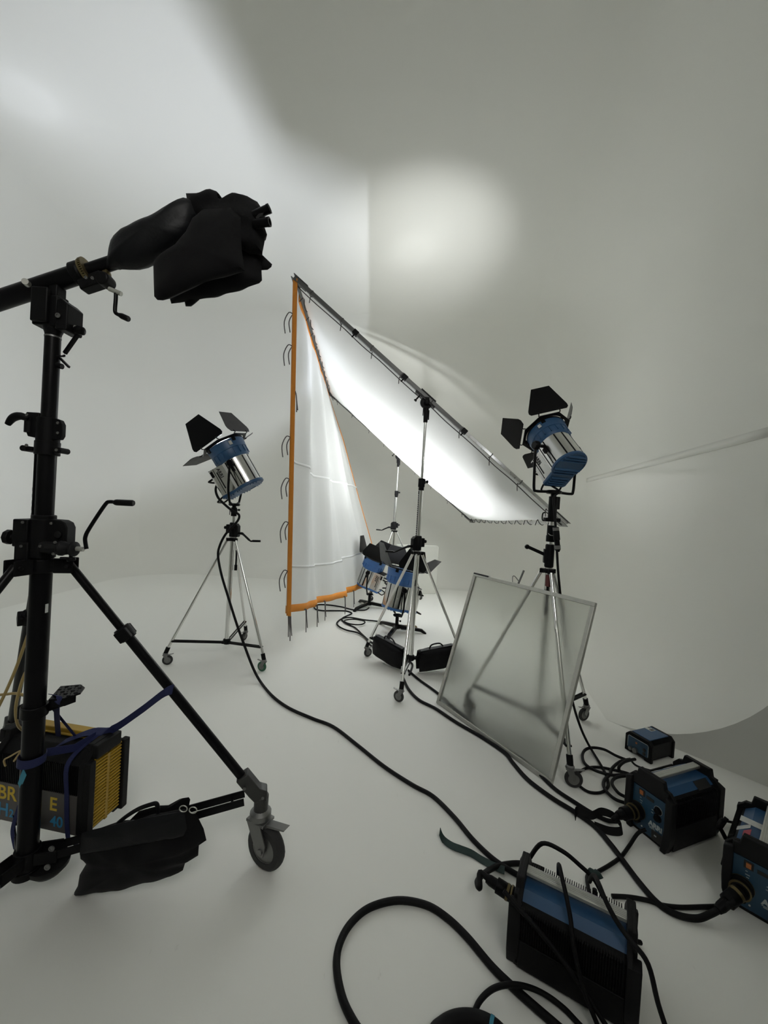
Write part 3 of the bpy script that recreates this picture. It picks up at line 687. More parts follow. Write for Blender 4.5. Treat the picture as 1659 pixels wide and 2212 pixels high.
# ------------------------------------------------------------------ film lights
film_light((LS[0], LS[1], 1.655), (LS[0], LS[1], 2.10), 57, 182, 0.94, 'blue and steel film lamp tilted up on the stand left of the curtain', 72, (80, 100, 20, 6),
           group='film lamps with barn doors', **LAMP_L)
film_light((RS[0], RS[1], 1.93), (RS[0], RS[1], 2.295), 46, 109, 0.745, 'blue and steel film lamp aimed up on the stand behind the frosted panel', -24, (8, 62, 66, 62),
           group='film lamps with barn doors', yw=0.265, square=True, **LAMP_R)
def turtle(x, y, rot, label, angs, lens):
    t = thing('low_lamp_base', label, 'lamp stand', (x, y, 0), 'low lamp bases')
    b = MB(); b.cyl((0, 0, 0.055), (0, 0, 0.20), 0.024, n=16); b.lathe([(0.05, 0.045), (0.055, 0.055), (0.055, 0.09), (0.04, 0.10)], (0, 0, 0), (0, 0, 1), 18); knob(b, (0.024, 0, 0.15), (1, -0.3, 0), 0.014); b.build('hub', 'blackm', t, bevel=0.002)
    for a, ln in zip(angs, lens):
        d = V((math.cos(R(a)), math.sin(R(a)), 0)); b = MB()
        b.prism([(0.03, 0.05), (0.03, 0.095), (0.05, 0.10), (ln*0.85, 0.060), (ln, 0.012), (ln, 0.0), (ln*0.93, 0.0), (ln*0.8, 0.025)], (0, 0, 0), d, (0, 0, 1), 0.045)
        b.build('leg', 'black', t, bevel=0.003)
    return t
N1, F1 = (0.277, 5.66), (-0.159, 6.90)
turtle(*N1, 0, 'low black three-legged base under the nearer floor lamp', (-4, 128, 252), (0.42, 0.40, 0.42))
turtle(*F1, 0, 'low black three-legged base under the floor lamp beside the curtain', (-8, 118, 236), (0.42, 0.40, 0.42))
film_light((N1[0], N1[1], 0.215), (N1[0], N1[1], 0.62), 79, 20, 1.02, 'nearer floor lamp under the frame, half hidden by chrome stand legs', 0, (42, 66, 62, 84),
           bluem='bluefloor', group='film lamps with barn doors', yw=0.205, **LAMP_N)
film_light((F1[0], F1[1], 0.215), (F1[0], F1[1], 0.62), 72, -16, 0.93, 'farther floor lamp under the frame, beside the curtain\'s orange hem', 0, (52, 75, 62, 70),
           bluem='bluefloor', group='film lamps with barn doors', yw=0.205, **LAMP_F)
# ------------------------------------------------------------------ white foam board
pf = fl(902, 1284)
t = thing('foam_block', 'white foam block standing upright behind the floor lamps', 'foam board', (0.74, 8.27, 0), rotz=0.30)
b = MB(); b.prism([(-0.47, 0), (0.44, 0), (0.45, 0.02), (0.45, 0.97), (0.42, 1.0), (-0.45, 1.0), (-0.47, 0.98)], (0, 0, 0), (1, 0, 0), (0, 0, 1), 0.10); b.build('foam', 'foam', t, bevel=0.012)

# ------------------------------------------------------------------ leaning frosted panel
pL, pR = V((0.586, 3.633, 0.0)), V((1.201, 2.601, 0.0)); pe = (pR-pL).normalized(); ph = V((-pe.y, pe.x, 0)); pu = ph*math.cos(R(73))+V((0, 0, math.sin(R(73))))
pnrm = pe.cross(pu); W_, H_ = (pR-pL).length, 1.225
t = thing('frosted_panel', 'square aluminium frame with frosted sheet leaning on the right lamp stand', 'diffusion panel', (pL+pR)/2)
PO = -V(t.location)
def pp(a, c, k=0.0): return pL+PO+pe*a+pu*c+pnrm*k
rw, rt = 0.030, 0.028
for nm, a, c in (('bottom_rail', (0, rw/2), (W_, rw/2)), ('top_rail', (0, H_-rw/2), (W_, H_-rw/2))):
    b = MB(); b.box((pp(*a)+pp(*c))/2, (W_, rw, rt), pe, pu); b.build(nm, 'alu', t, bevel=0.003)
for a in (rw/2, W_-rw/2):
    b = MB(); b.box(pp(a, H_/2), (rw, H_-2*rw, rt), pe, pu); b.build('side_rail', 'alu', t, bevel=0.003)
b = MB(); b.box(pp(W_/2, H_/2, 0.0), (W_-2*rw, H_-2*rw, 0.003), pe, pu); fs_ = b.build('frosted_sheet', 'frost', t); fs_.data.materials.append(M['frostback'])
for p_ in fs_.data.polygons:
    if p_.normal.dot(pnrm) < -0.9: p_.material_index = 1
b = MB(); b.box(pp(0.10, H_-0.004, -0.001), (0.19, 0.014, rt+0.004), pe, pu); b.build('black_tape', 'blackink', t)
b = MB(); q = pp(0.52, H_); b.tube(smooth([q-pe*0.06, q-pe*0.075+pu*0.045, q-pe*0.055+pu*0.055, q-pe*0.0+pu*0.02], 3), 0.004, 6); b.build('wire_hook', 'zinc', t)
b = MB(); b.cyl(q-pu*0.01, q+pe*0.02+pu*0.12, 0.008, n=10); b.build('pin', 'zinc', t)
# ------------------------------------------------------------------ big black wind-up stand in front
NX, NY = -1.39, 1.65
N0 = V((NX, NY, 0))
def n(px, py, dy=0.0): return at(px, py, NY+dy)-N0
t = thing('crank_stand', 'big black three-legged crank stand at the left holding the boom arm', 'crank stand', N0)
ns = t
def col(nm, z0, z1, r, m='black'): b = MB(); b.cyl((0, 0, z0), (0, 0, z1), r, n=28); return b.build(nm, m, t)
low = col('lower_column', 0.14, 1.49, 0.0375); midc = col('middle_column', 1.48, 1.97, 0.0325); col('upper_column', 1.96, 2.352, 0.0275)
b = MB(); b.cyl((0, 0, 2.352), (0, 0, 2.358), 0.0288, n=28); b.build('column_rim', 'zinc', t)
b = MB(); b.box((0.0375, -0.010, 1.25), (0.003, 0.012, 0.035)); b.build('white_label', 'sticker', low)
b = MB(); b.strap([V((0.0382*math.cos(R(a)), 0.0382*math.sin(R(a)), 0.525+0.033*k)) for k, a in enumerate((-118, -100, -82))], 0.03, (0.5, 0, -1), 0.001); b.build('cyan_tape', 'cyan', low)
b = MB(); b.box((-0.031, -0.013, 1.69), (0.006, 0.018, 0.40)); rk = b.build('rack', 'black', midc)
b = MB()
for k in range(9): b.box((-0.0345, -0.020, 1.525+k*0.026), (0.003, 0.004, 0.014), (1, 0, 0))
b.build('rack_slots', 'sticker', rk)
def bolts(parent, pts, r=0.0055):
    b = MB()
    for p in pts: b.lathe([(r, 0), (r, 0.004), (r*0.55, 0.004), (r*0.5, 0.002)], p, (0.1, -1, 0), 10)
    b.build('bolts', 'zinc', parent)
# column clamp with lever
b = MB(); b.cyl((0, 0, 1.90), (0, 0, 2.025), 0.040, n=26); b.cyl((0, 0, 1.875), (0, 0, 1.93), 0.043, n=26)
b.prism([(0.03, 1.935), (0.066, 1.94), (0.074, 1.955), (0.074, 2.0), (0.064, 2.018), (0.04, 2.025), (0.03, 2.025)], (0, -0.012, 0), (1, 0, 0), (0, 0, 1), 0.02)
b.prism([(-0.03, 1.94), (-0.062, 1.945), (-0.075, 1.975), (-0.075, 2.035), (-0.07, 2.042), (-0.02, 2.042), (-0.02, 1.94)], (0, -0.01, 0), (1, 0, 0), (0, 0, 1), 0.03)
for s in (-1, 1): b.cyl((0.072*s, -0.035, 1.895), (0.072*s, 0.015, 1.895), 0.012, n=14); b.box((0.057*s, -0.01, 1.895), (0.03, 0.03, 0.018))
cc = b.build('column_clamp', 'blackm', t, bevel=0.002)
b = MB(); b.tube(smooth([V((-0.055, -0.03, 2.012)), V((-0.085, -0.035, 2.022)), V((-0.115, -0.035, 2.012)), V((-0.135, -0.035, 1.985))], 5), [0.010+0.006*math.sin(PI*k/15) for k in range(16)], 10); b.cyl((-0.062, -0.02, 1.96), (-0.062, -0.02, 2.02), 0.016, n=12); b.build('clamp_lever', 'blackm', cc)
bolts(cc, [V((-0.043, -0.052, 2.025)), V((0.058, -0.024, 2.005)), V((0.06, -0.024, 1.965)), V((-0.035, -0.056, 1.905)), V((0.068, -0.037, 1.895))])
# gear box
b = MB(); b.cyl((0, 0, 1.455), (0, 0, 1.615), 0.045, n=28); b.cyl((0, 0, 1.60), (0, 0, 1.63), 0.042, n=28)
b.box((-0.055, -0.01, 1.555), (0.06, 0.075, 0.11)); b.box((-0.045, -0.01, 1.47), (0.055, 0.08, 0.10))
b.prism([(0.03, 1.475), (0.115, 1.475), (0.115, 1.585), (0.105, 1.605), (0.085, 1.614), (0.03, 1.615)], (0, 0.0, 0), (1, 0, 0), (0, 0, 1), 0.05)
gb = b.build('gear_box', 'blackm', t, bevel=0.004)
b = MB(); b.cyl((0.04, -0.05, 1.505), (0.118, -0.05, 1.505), 0.024, n=8); b.lathe([(0.03, 0), (0.03, 0.012), (0.026, 0.016), (0.022, 0.045), (0.03, 0.05), (0.03, 0.06), (0.012, 0.066)], (0.112, -0.05, 1.505), (1, 0, 0), 16); b.cyl((0.085, -0.027, 1.555), (0.085, -0.034, 1.555), 0.014, n=14); b.build('crank_drive', 'darkgrey', gb, bevel=0.002)
b = MB(); b.cyl((0.172, -0.05, 1.507), (0.205, -0.05, 1.507), 0.0095, n=14); b.build('crank_shaft', 'alu', gb)
b = MB(); a0 = n(184, 1168, -0.05)
arm = smooth([n(187, 1186, -0.05), a0, n(185, 1158, -0.05), n(191, 1145, -0.05), n(212, 1112, -0.05), n(229, 1088, -0.05), n(236, 1084, -0.05), n(247, 1084.5, -0.05)], 5); b.tube(arm, 0.0075, 10)
g0, g1 = n(246, 1085, -0.05), n(289, 1087, -0.05); b.lathe([(0.008, 0), (0.0115, 0.006), (0.0125, 0.012), (0.0125, (g1-g0).length-0.005), (0.010, (g1-g0).length)], g0, g1-g0, 16); b.build('crank_handle', 'black', gb)
b = MB(); knob(b, (-0.085, -0.03, 1.535), (-1, -0.1, 0), 0.03, 0.022); b.cyl((-0.06, -0.03, 1.535), (-0.10, -0.03, 1.535), 0.010, n=10); knob(b, (0.155, -0.05, 1.48), (0.2, 0, -1), 0.016, 0.014); b.build('lock_knob', 'blackm', gb, bevel=0.002)
bolts(gb, [V((-0.032, -0.06, 1.60)), V((0.055, -0.028, 1.60)), V((-0.035, -0.058, 1.505)), V((0.055, -0.075, 1.512)), V((0.105, -0.072, 1.485)), V((0.108, -0.07, 1.53))])
# leg collar, legs, braces, castors
ANG = (16.5, 136.5, 256.5)
b = MB(); b.cyl((0, 0, 1.395), (0, 0, 1.45), 0.046, n=28)
bc = MB(); bc.cyl((0, 0, 0.17), (0, 0, 0.245), 0.046, n=28); bc.lathe([(0.05, 0.14), (0.05, 0.17)], n=24)
for k, a in enumerate(ANG):
    d = V((math.cos(R(a)), math.sin(R(a)), 0)); s = V((-d.y, d.x, 0))
    for sg in (1, -1): b.box(d*0.085+s*sg*0.026+V((0, 0, 1.425)), (0.07, 0.008, 0.06), d, s); bc.box(d*0.075+s*sg*0.03+V((0, 0, 0.215)), (0.08, 0.008, 0.05), d, s)
    b.box(d*0.06+V((0, 0, 1.425)), (0.05, 0.05, 0.05), d, s); b.cyl(d*0.10-s*0.036+V((0, 0, 1.425)), d*0.10+s*0.036+V((0, 0, 1.425)), 0.010, n=10)
    p0 = d*0.095+V((0, 0, 1.43)); p1 = d*0.885+V((0, 0, 0.36))
    l = MB(); l.cyl(p0, p0.lerp(p1, 0.30), 0.0165, n=18); leg = l.build('leg', 'black', t)
    l = MB(); l.cyl(p0.lerp(p1, 0.27), p1, 0.0205, n=18); l.build('outer_leg_tube', 'black', leg)
    l = MB(); l.cyl(p0.lerp(p1, 0.255), p0.lerp(p1, 0.30), 0.032, n=18); ld = (p1-p0).normalized(); l.box(p0.lerp(p1, 0.278), (0.05, 0.085, 0.05), ld, s); l.build('leg_clamp', 'blackm', leg, bevel=0.004)
    br = MB(); q = p0.lerp(p1, 0.97)
    for sg in (1, -1): br.bar(d*0.08+s*sg*0.028+V((0, 0, 0.215)), V((q.x, q.y, 0.33))-d*0.015+s*sg*0.028, 0.005, 0.034)
    for f in (0.22, 0.9): br.cyl(d*0.88*f-s*0.03+V((0, 0, 0.22+0.1*f)), d*0.88*f+s*0.03+V((0, 0, 0.22+0.1*f)), 0.006, n=8)
    br.build('brace', 'black', t)
    l = MB(); l.prism([(-0.06, 0.07), (-0.01, 0.10), (0.05, 0.02), (0.085, 0.005), (0.085, -0.045), (0.03, -0.045), (0.0, -0.01)], p1-d*0.02, d, (0, 0, 1), 0.062)
    l.cyl(d*0.925+V((0, 0, 0.255)), d*0.925+V((0, 0, 0.335)), 0.034, n=18); ft = l.build('foot_bracket', 'bracket', leg, bevel=0.006)
    bolts(ft, [p1+d*0.045-s*0.032+V((0, 0, -0.02)), p1-d*0.04-s*0.036+V((0, 0, 0.04))], 0.007)
    ca = caster(leg, d*0.925, (math.cos(R(a-43)), math.sin(R(a-43))), 0.105, width=0.05)
b.build('leg_collar', 'blackm', t, bevel=0.004); hub = bc.build('brace_collar', 'blackm', t, bevel=0.002)
b = MB(); b.lathe([(0.075, 0), (0.072, -0.02), (0.05, -0.045), (0.0001, -0.055)], (0.06, 0.04, 0.16), (0, 0, 1), 24); b.build('base_cap', 'darkgrey', hub)
bolts(hub, [V((0.11, -0.03, 0.20)), V((-0.075, -0.09, 0.19)), V((-0.02, -0.10, 0.18)), V((0.10, 0.0, 0.25))], 0.012)
# step plate on a collar
b = MB(); b.cyl((0, 0, 0.80), (0, 0, 0.845), 0.047, n=26); b.box((-0.052, 0, 0.815), (0.016, 0.03, 0.055)); b.prism([(0.04, 0), (0.10, 0.02), (0.10, 0.035), (0.04, 0.055)], (0, 0.02, 0.81), (1, 0.35, 0), (0, 0, 1), 0.04); stc = b.build('step_collar', 'black', t, bevel=0.003)
b = MB(); sx_, sy_ = V((0.93, 0.36, 0)).normalized(), V((-0.36, 0.93, 0)).normalized()
b.prism([(0.045, -0.045), (0.10, -0.045), (0.145, -0.005), (0.145, 0.05), (0.12, 0.085), (0.045, 0.085)], (0, 0.02, 0.868), sx_, sy_, 0.008); b.prism([(0.05, -0.035), (0.10, -0.035), (0.13, -0.005), (0.11, 0.02), (0.05, 0.03)], (0, 0.02, 0.848), sx_, sy_, 0.03)
st = b.build('step_plate', 'black', t, bevel=0.002)
b = MB()
for i in range(5):
    for j in range(5):
        dd = sx_ if (i+j) % 2 else sy_; b.box(V((0, 0.02, 0.8735))+sx_*(0.055+0.018*i)+sy_*(-0.028+0.024*j), (0.012, 0.005, 0.003), dd)
b.build('tread_pattern', 'darkgrey', st)
# head that carries the boom
b = MB(); b.lathe([(0.026, 2.355), (0.029, 2.37), (0.04, 2.40)], n=22); b.box((-0.008, 0, 2.45), (0.10, 0.075, 0.12)); b.box((-0.018, -0.045, 2.465), (0.066, 0.02, 0.135)); b.box((-0.018, 0.045, 2.465), (0.066, 0.02, 0.135))
b.box((0.010, -0.0, 2.53), (0.035, 0.05, 0.06))
hd = b.build('head_block', 'blackm', t, bevel=0.005)
b = MB(); b.prism([(0.04, 2.375), (0.085, 2.372), (0.088, 2.38), (0.088, 2.475), (0.06, 2.498), (0.042, 2.492)], (0, 0, 0), (1, 0, 0), (0, 0, 1), 0.085); hg = b.build('tilt_gear', 'blackm', hd, bevel=0.004)
b = MB(); b.cyl((0.085, 0, 2.40), (0.10, 0, 2.395), 0.010, n=12); b.build('tilt_shaft', 'alu', hg)
b = MB(); e = V((0.112, -0.0, 2.39)); b.lathe([(0.014, -0.012), (0.018, 0), (0.016, 0.02), (0.008, 0.026)], e-V((0.01, 0, 0)), (1, 0, -0.15), 14); b.bar(e, V((0.035, 0.02, 2.30)), 0.012, 0.012); b.build('tilt_crank', 'black', hg)
b = MB(); b.cyl((-0.06, -0.058, 2.535), (-0.052, -0.08, 2.535), 0.012, n=14); b.build('pivot_pin', 'alu', hd); bolts(hd, [V((0.055, -0.046, 2.425))], 0.010)
b = MB(); b.tube(smooth([V((0.03, 0.02, 2.29)), V((0.05, 0.0, 2.285)), V((0.055, -0.01, 2.278)), V((0.035, -0.02, 2.275))], 4), 0.004, 6); b.bar((0.03, 0, 2.275), (0.08, -0.01, 2.235), 0.008, 0.008); b.cyl((0.03, -0.01, 2.24), (0.052, -0.01, 2.236), 0.011, n=12); b.build('locking_pin', 'black', t)

# ------------------------------------------------------------------ the boom
b0, b1 = at(-160, 702, NY), at(176, 590, NY); bd = (b1-b0).normalized(); bu = V((0, 1, 0)).cross(bd); bu = bu if bu.z > 0 else -bu; by = V((0, 1, 0))
bend = at(585, 462, NY)
t = thing('boom_arm', 'long black tube boom lying across the head of the crank stand', 'boom arm', at(105, 612, NY))
BO = -V(t.location)
b = MB(); b.cyl(b0+BO, b1+BO, 0.0365, n=30); b.build('outer_tube', 'black', t)
it1 = b1+bd*0.72
b = MB(); b.cyl(b1-bd*0.05+BO, it1+BO, 0.027, n=24); b.build('inner_tube', 'black', t)
b = MB(); b.lathe([(0.041, -0.03), (0.046, -0.024), (0.046, 0.008), (0.040, 0.012)], b1+BO+bd*0.0, bd, 28); q = b1+bd*0.035-bu*0.052+BO; b.box(q, (0.10, 0.05, 0.05), bd, by, bu); b.lathe([(0.026, -0.03), (0.028, 0), (0.024, 0.03)], q+bd*0.05-bu*0.01, by, 18)
cl = b.build('tube_collar', 'blackm', t, bevel=0.006)
b = MB(); b.lathe([(0.030, 0.014), (0.048, 0.014), (0.048, 0.022), (0.044, 0.024), (0.044, 0.030), (0.049, 0.030), (0.049, 0.034), (0.030, 0.034)], b1+BO, bd, 40)
for k in range(40):
    a = 2*PI*k/40; r_ = by*math.cos(a)+bu*math.sin(a); b.box(b1+BO+bd*0.027+r_*0.0475, (0.012, 0.004, 0.006), bd, r_.cross(bd))
b.build('gear_ring', 'brassd', cl); b = MB(); b.lathe([(0.010, 0), (0.016, 0.004), (0.016, 0.02), (0.010, 0.024)], b1+bd*0.085-bu*0.035+BO, bd, 14); b.build('pinion', 'brassd', cl)
b = MB(); s0, s1 = at(236, 624, NY-0.02)+BO, at(262, 635, NY-0.02)+BO; b.cyl(s0, s1, 0.009, n=14); b.build('crank_shaft', 'alu', cl)
b = MB(); b.tube(smooth([at(x, y, NY-0.02)+BO for x, y in [(250.5, 634), (250, 648), (248.5, 668), (250, 676), (258, 681)]], 5), 0.0075, 10); q0, q1 = at(257, 680, NY-0.02)+BO, at(279, 690, NY-0.02)+BO; b.lathe([(0.008, 0), (0.0115, 0.012), (0.0115, (q1-q0).length-0.004), (0.009, (q1-q0).length)], q0, q1-q0, 14); b.build('crank_handle', 'black', cl)
bolts(cl, [at(186, 600, NY-0.045)+BO, at(200, 601, NY-0.05)+BO], 0.006)
# black padded sleeve over the arm
def pix(pts, Y, o): return [((at(x, y, Y)-o).x, (at(x, y, Y)-o).z) for x, y in pts]
def hump(name, label, cat, outline, Y, th, m, lump, seed, group=None, power=0.5):
    o = at(sum(p[0] for p in outline)/len(outline), sum(p[1] for p in outline)/len(outline), Y)
    t = thing(name, label, cat, o, group)
    b = MB(); b.pillow(pix(outline, Y, o), (0, 0, 0), (1, 0, 0), (0, 0, 1), th, rings=9, lump=lump, seed=seed, power=power)
    return t, b.build('bag_body', m, t, ang=60, merge=True), o
t, sb, o = hump('padded_sleeve', 'slim black padded bag lying along the boom arm beside the brass ring', 'weight bag',
     [(229, 578), (234, 550), (239, 532), (246, 520), (258, 509), (290, 492), (330, 475), (370, 452), (400, 437), (412, 430), (430, 436), (428, 470), (420, 500), (405, 520), (375, 540), (340, 560), (308, 577), (288, 583), (262, 582), (248, 576), (238, 581)], NY-0.035, 0.13, 'fabric2', 0.006, 3)
t, sb, o = hump('saddle_sandbag', 'large black saddle sandbag draped over the boom end, front half nearest', 'sandbag',
     [(331, 568), (345, 556), (380, 535), (405, 505), (420, 470), (440, 452), (500, 448), (520, 470), (522, 540), (529, 585), (515, 588), (460, 603), (410, 622), (372, 640), (352, 649), (340, 648), (333, 640), (332, 610)], NY-0.075, 0.10, 'fabric', 0.008, 11, group='sandbag on the boom')
for pts, th, dy in (([(367, 646), (371, 640), (420, 618), (470, 600), (528, 584), (524, 520), (526, 470), (548, 474), (570, 490), (572, 520), (567, 545), (565, 585), (566, 606), (560, 612), (500, 632), (430, 647), (395, 653), (370, 656)], 0.09, 0.05),):
    b = MB(); b.pillow(pix(pts, NY+dy, o), (0, (dy+0.075), 0), (1, 0, 0), (0, 0, 1), th, rings=9, lump=0.015, seed=29); b.build('rear_half', 'fabric', t, ang=60, merge=True)
for pts, dy in (([(398, 648), (432, 645), (420, 655), (410, 662), (401, 662)], 0.06), ([(560, 548), (566, 550), (588, 571), (586, 577), (578, 583), (560, 584)], 0.06)):
    b = MB(); b.pillow(pix(pts, NY+dy, o), (0, dy+0.075, 0), (1, 0, 0), (0, 0, 1), 0.03, rings=5, lump=0.004, seed=5); b.build('strap_end', 'fabric', t, ang=60, merge=True)
t, sb, o = hump('black_cloth', 'crumpled black cloth bundled over the tip of the boom arm', 'cloth',
     [(404, 432), (415, 428), (440, 424), (460, 420), (474, 421), (479, 427), (476, 434), (464, 437), (468, 442), (486, 445), (503, 435), (520, 432), (530, 433), (545, 430), (556, 436), (564, 448), (572, 462), (572, 492), (577, 507), (572, 512), (569, 530), (566, 545), (540, 548), (500, 530), (450, 500), (415, 475)], NY+0.0, 0.15, 'fabric', 0.035, 41, power=0.4)
t = thing('spigot_pair', 'two short black metal tubes poking out of the black cloth', 'tubes', at(575, 466, NY))
for (x0, y0, x1, y1) in ((548, 466, 583, 450), (548, 484, 583, 479)):
    b = MB(); p, q = at(x0, y0, NY-0.05), at(x1, y1, NY-0.06); b.lathe([(0.0165, 0), (0.0165, (q-p).length-0.012), (0.0175, (q-p).length-0.01), (0.0175, (q-p).length), (0.012, (q-p).length), (0.012, (q-p).length-0.02)], p-V(t.location), q-p, 20); b.build('tube', 'black', t)
b = MB(); p, q = at(556, 476, NY-0.055)-V(t.location), at(574, 456, NY-0.055)-V(t.location); b.bar(p, q, 0.012, 0.022, (0, 1, 0)); b.build('tab', 'darkgrey', t)

# ------------------------------------------------------------------ yellow ballast strapped to the stand
gx, gy = V((math.cos(R(81)), math.sin(R(81)), 0)), V((math.cos(R(171)), math.sin(R(171)), 0))    # depth, leftwards
GL = V((-1.222, 1.735, 0.205)); GD, GW, GH = 0.235, 0.50, 0.385
t = thing('yellow_ballast', 'black and yellow power ballast strapped behind the crank stand column', 'power ballast', GL)
def g(x, y, z): return gx*x+gy*y+V((0, 0, z))
b = MB(); b.prism([(0.012, 0.02), (GD-0.012, 0.02), (GD-0.012, GH-0.07), (GD*0.74, GH-0.015), (GD*0.26, GH-0.015), (0.012, GH-0.07)], g(0, GW/2, 0), gx, (0, 0, 1), GW-0.06); bd_ = b.build('case', 'darkgrey', t, bevel=0.004)
b = MB()
for k in range(44): b.box(g(0.010, 0.045+k*(GW-0.09)/43, GH*0.63), (0.008, 0.004, GH*0.40), gx, gy)
b.build('cooling_fins', 'blackm', bd_)
b = MB(); b.box(g(0.010, GW/2, 0.105), (0.012, GW-0.08, 0.172), gx, gy); fp = b.build('front_panel', 'greypanel', t, bevel=0.001)
tx, ty = -gy, V((0, 0, 1))
text_mesh('BR', 'brand_lettering', 'yellowink', fp, g(0.0035, 0.459, 0.118), tx, ty, 0.088, 0.0005, 0.0014)
text_mesh('E', 'brand_lettering', 'yellowink', fp, g(0.0035, 0.184, 0.112), tx, ty, 0.082, 0.0005, 0.0014)
text_mesh('H', 'model_lettering', 'cyanink', fp, g(0.0035, 0.455, 0.042), tx, ty, 0.084, 0.0005, 0.0014); text_mesh('2', 'model_lettering', 'cyanink', fp, g(0.0035, 0.392, 0.042), tx, ty, 0.05, 0.0005, 0.001)
text_mesh('40', 'model_lettering', 'cyanink', fp, g(0.0035, 0.176, 0.042), tx, ty, 0.066, 0.0005, 0.0012)
for y0, sg in ((0.0, 1), (GW, -1)):
    pl = [(0.0, 0.03), (0.02, 0.0), (0.06, 0.0), (0.065, 0.02), (GD-0.065, 0.02), (GD-0.06, 0.0), (GD-0.02, 0.0), (GD, 0.03), (GD, GH-0.10), (GD-0.02, GH-0.045), (GD-0.07, GH-0.02), (GD-0.075, GH+0.02), (0.045, GH+0.02), (0.04, GH-0.02), (0.0, GH-0.06)]
    b = MB(); b.prism(pl, g(0, y0+sg*0.028, 0), gx, (0, 0, 1), 0.03); ef = b.build('end_frame', 'darkgrey', t, bevel=0.004)
    b = MB()
    for x in (0.020, GD-0.022): b.box(g(x, y0+sg*0.004, GH*0.45), (0.036, 0.03, GH*0.88), gx, gy)
    b.box(g(GD/2-0.01, y0+sg*0.004, GH-0.012), (GD-0.10, 0.03, 0.06), gx, gy); b.build('bumper', 'darkgrey', ef, bevel=0.005)
b = MB(); b.box(g(GD/2, 0.010, GH*0.45), (GD-0.075, 0.006, GH*0.80), gx, gy); gr = b.build('shaded_grille_back', 'brassd', t, bevel=0.001)  # back plate coloured dark to stand for the shade between the louvres
b = MB()
for k in range(21):
    for x in (GD*0.33, GD*0.67): b.prism([(-0.0045, 0), (0.0035, 0), (0.001, 0.008), (-0.003, 0.009)], g(x, 0.0075, 0.035+k*0.0152), (0, 0, 1), -gy, 0.064)
b.box(g(GD/2, 0.005, GH*0.45), (0.014, 0.010, GH*0.80), gx, gy); b.build('louvres', 'yellow', gr)
b = MB(); b.box(g(GD*0.62, GW/2, GH+0.004), (0.045, GW-0.06, 0.022), gx, gy); b.box(g(GD*0.62-0.028, GW/2, GH-0.006), (0.012, GW-0.06, 0.010), gx, gy); b.build('handle_bar', 'yellow', t, bevel=0.004)
b = MB(); b.box(g(GD*0.80, GW*0.42, GH-0.025), (0.03, 0.16, 0.004), gx, gy); b.build('type_plate', 'navy', t)
# straps
def webbing(label, pts, w, wd, grp='blue webbing straps'):
    o = pts[len(pts)//2]; b = MB(); b.strap([p-o for p in pts], w, wd, 0.0025); ob = b.build('webbing_strap', 'navy', None, ang=60); ob.location = o
    return tag(ob, label, 'strap', grp)
G3 = lambda x, y, z: GL+g(x, y, z)
legp = lambda f: N0+V((math.cos(R(16.5)), math.sin(R(16.5)), 0))*(0.095+0.79*f)+V((0, 0, 1.43-1.07*f))
lp = legp(0.525)
webbing('blue strap stretched from the right leg of the crank stand to the yellow ballast', smooth([lp+V((0.02, -0.03, 0.02)), lp+V((-0.02, -0.035, 0.0)), lp.lerp(G3(0.14, 0.03, GH+0.035), 0.5)+V((0, 0, -0.006)), G3(0.14, 0.02, GH+0.032), G3(0.12, 0.12, GH+0.018), G3(0.06, 0.20, GH-0.01)], 5), 0.050, [V((0.25, -0.2, 1))]*16+[V((0.35, 0.9, 0.3))]*10)
loop = [N0+V((0.047*math.cos(R(a)), 0.047*math.sin(R(a)), 0.622)) for a in (60, 20, -20, -60, -100, -140, -180, -220)]
webbing('blue strap wrapped round the crank stand column with cyan tape', [G3(0.10, 0.06, GH+0.024), G3(0.03, 0.10, GH-0.0)]+smooth(loop, 3), 0.034, (0.05, 0.05, 1))
webbing('blue strap running down the front of the yellow ballast', smooth([G3(0.10, 0.05, GH+0.026), G3(0.045, 0.085, GH-0.012), G3(0.0, 0.10, GH-0.065), G3(-0.004, 0.09, 0.20), G3(-0.004, 0.08, 0.06), G3(-0.004, 0.06, -0.01), G3(0.03, 0.04, -0.04)], 4), 0.022, (0.98, -0.15, 0.0))
webbing('blue strap hanging straight down from the step plate to the yellow ballast', smooth([at(110, 1500, 1.70), at(128, 1505, 1.66), at(123, 1520, 1.665), at(123, 1550, 1.74), at(126, 1590, 1.85)], 4), 0.026, (1, -0.1, 0))
webbing('thin blue strap slanting behind the hanging strap under the step plate', smooth([at(106, 1520, 1.72), at(134, 1555, 1.79), at(166, 1594, 1.87)], 4), 0.015, (0.7, -0.2, 0.7))
webbing('blue strap hanging left of the crank stand column below the ballast lettering', smooth([at(42, 1740, 1.735), at(31, 1775, 1.735), at(27, 1802, 1.73), at(33, 1835, 1.69)], 4), 0.018, (1, -0.1, 0))
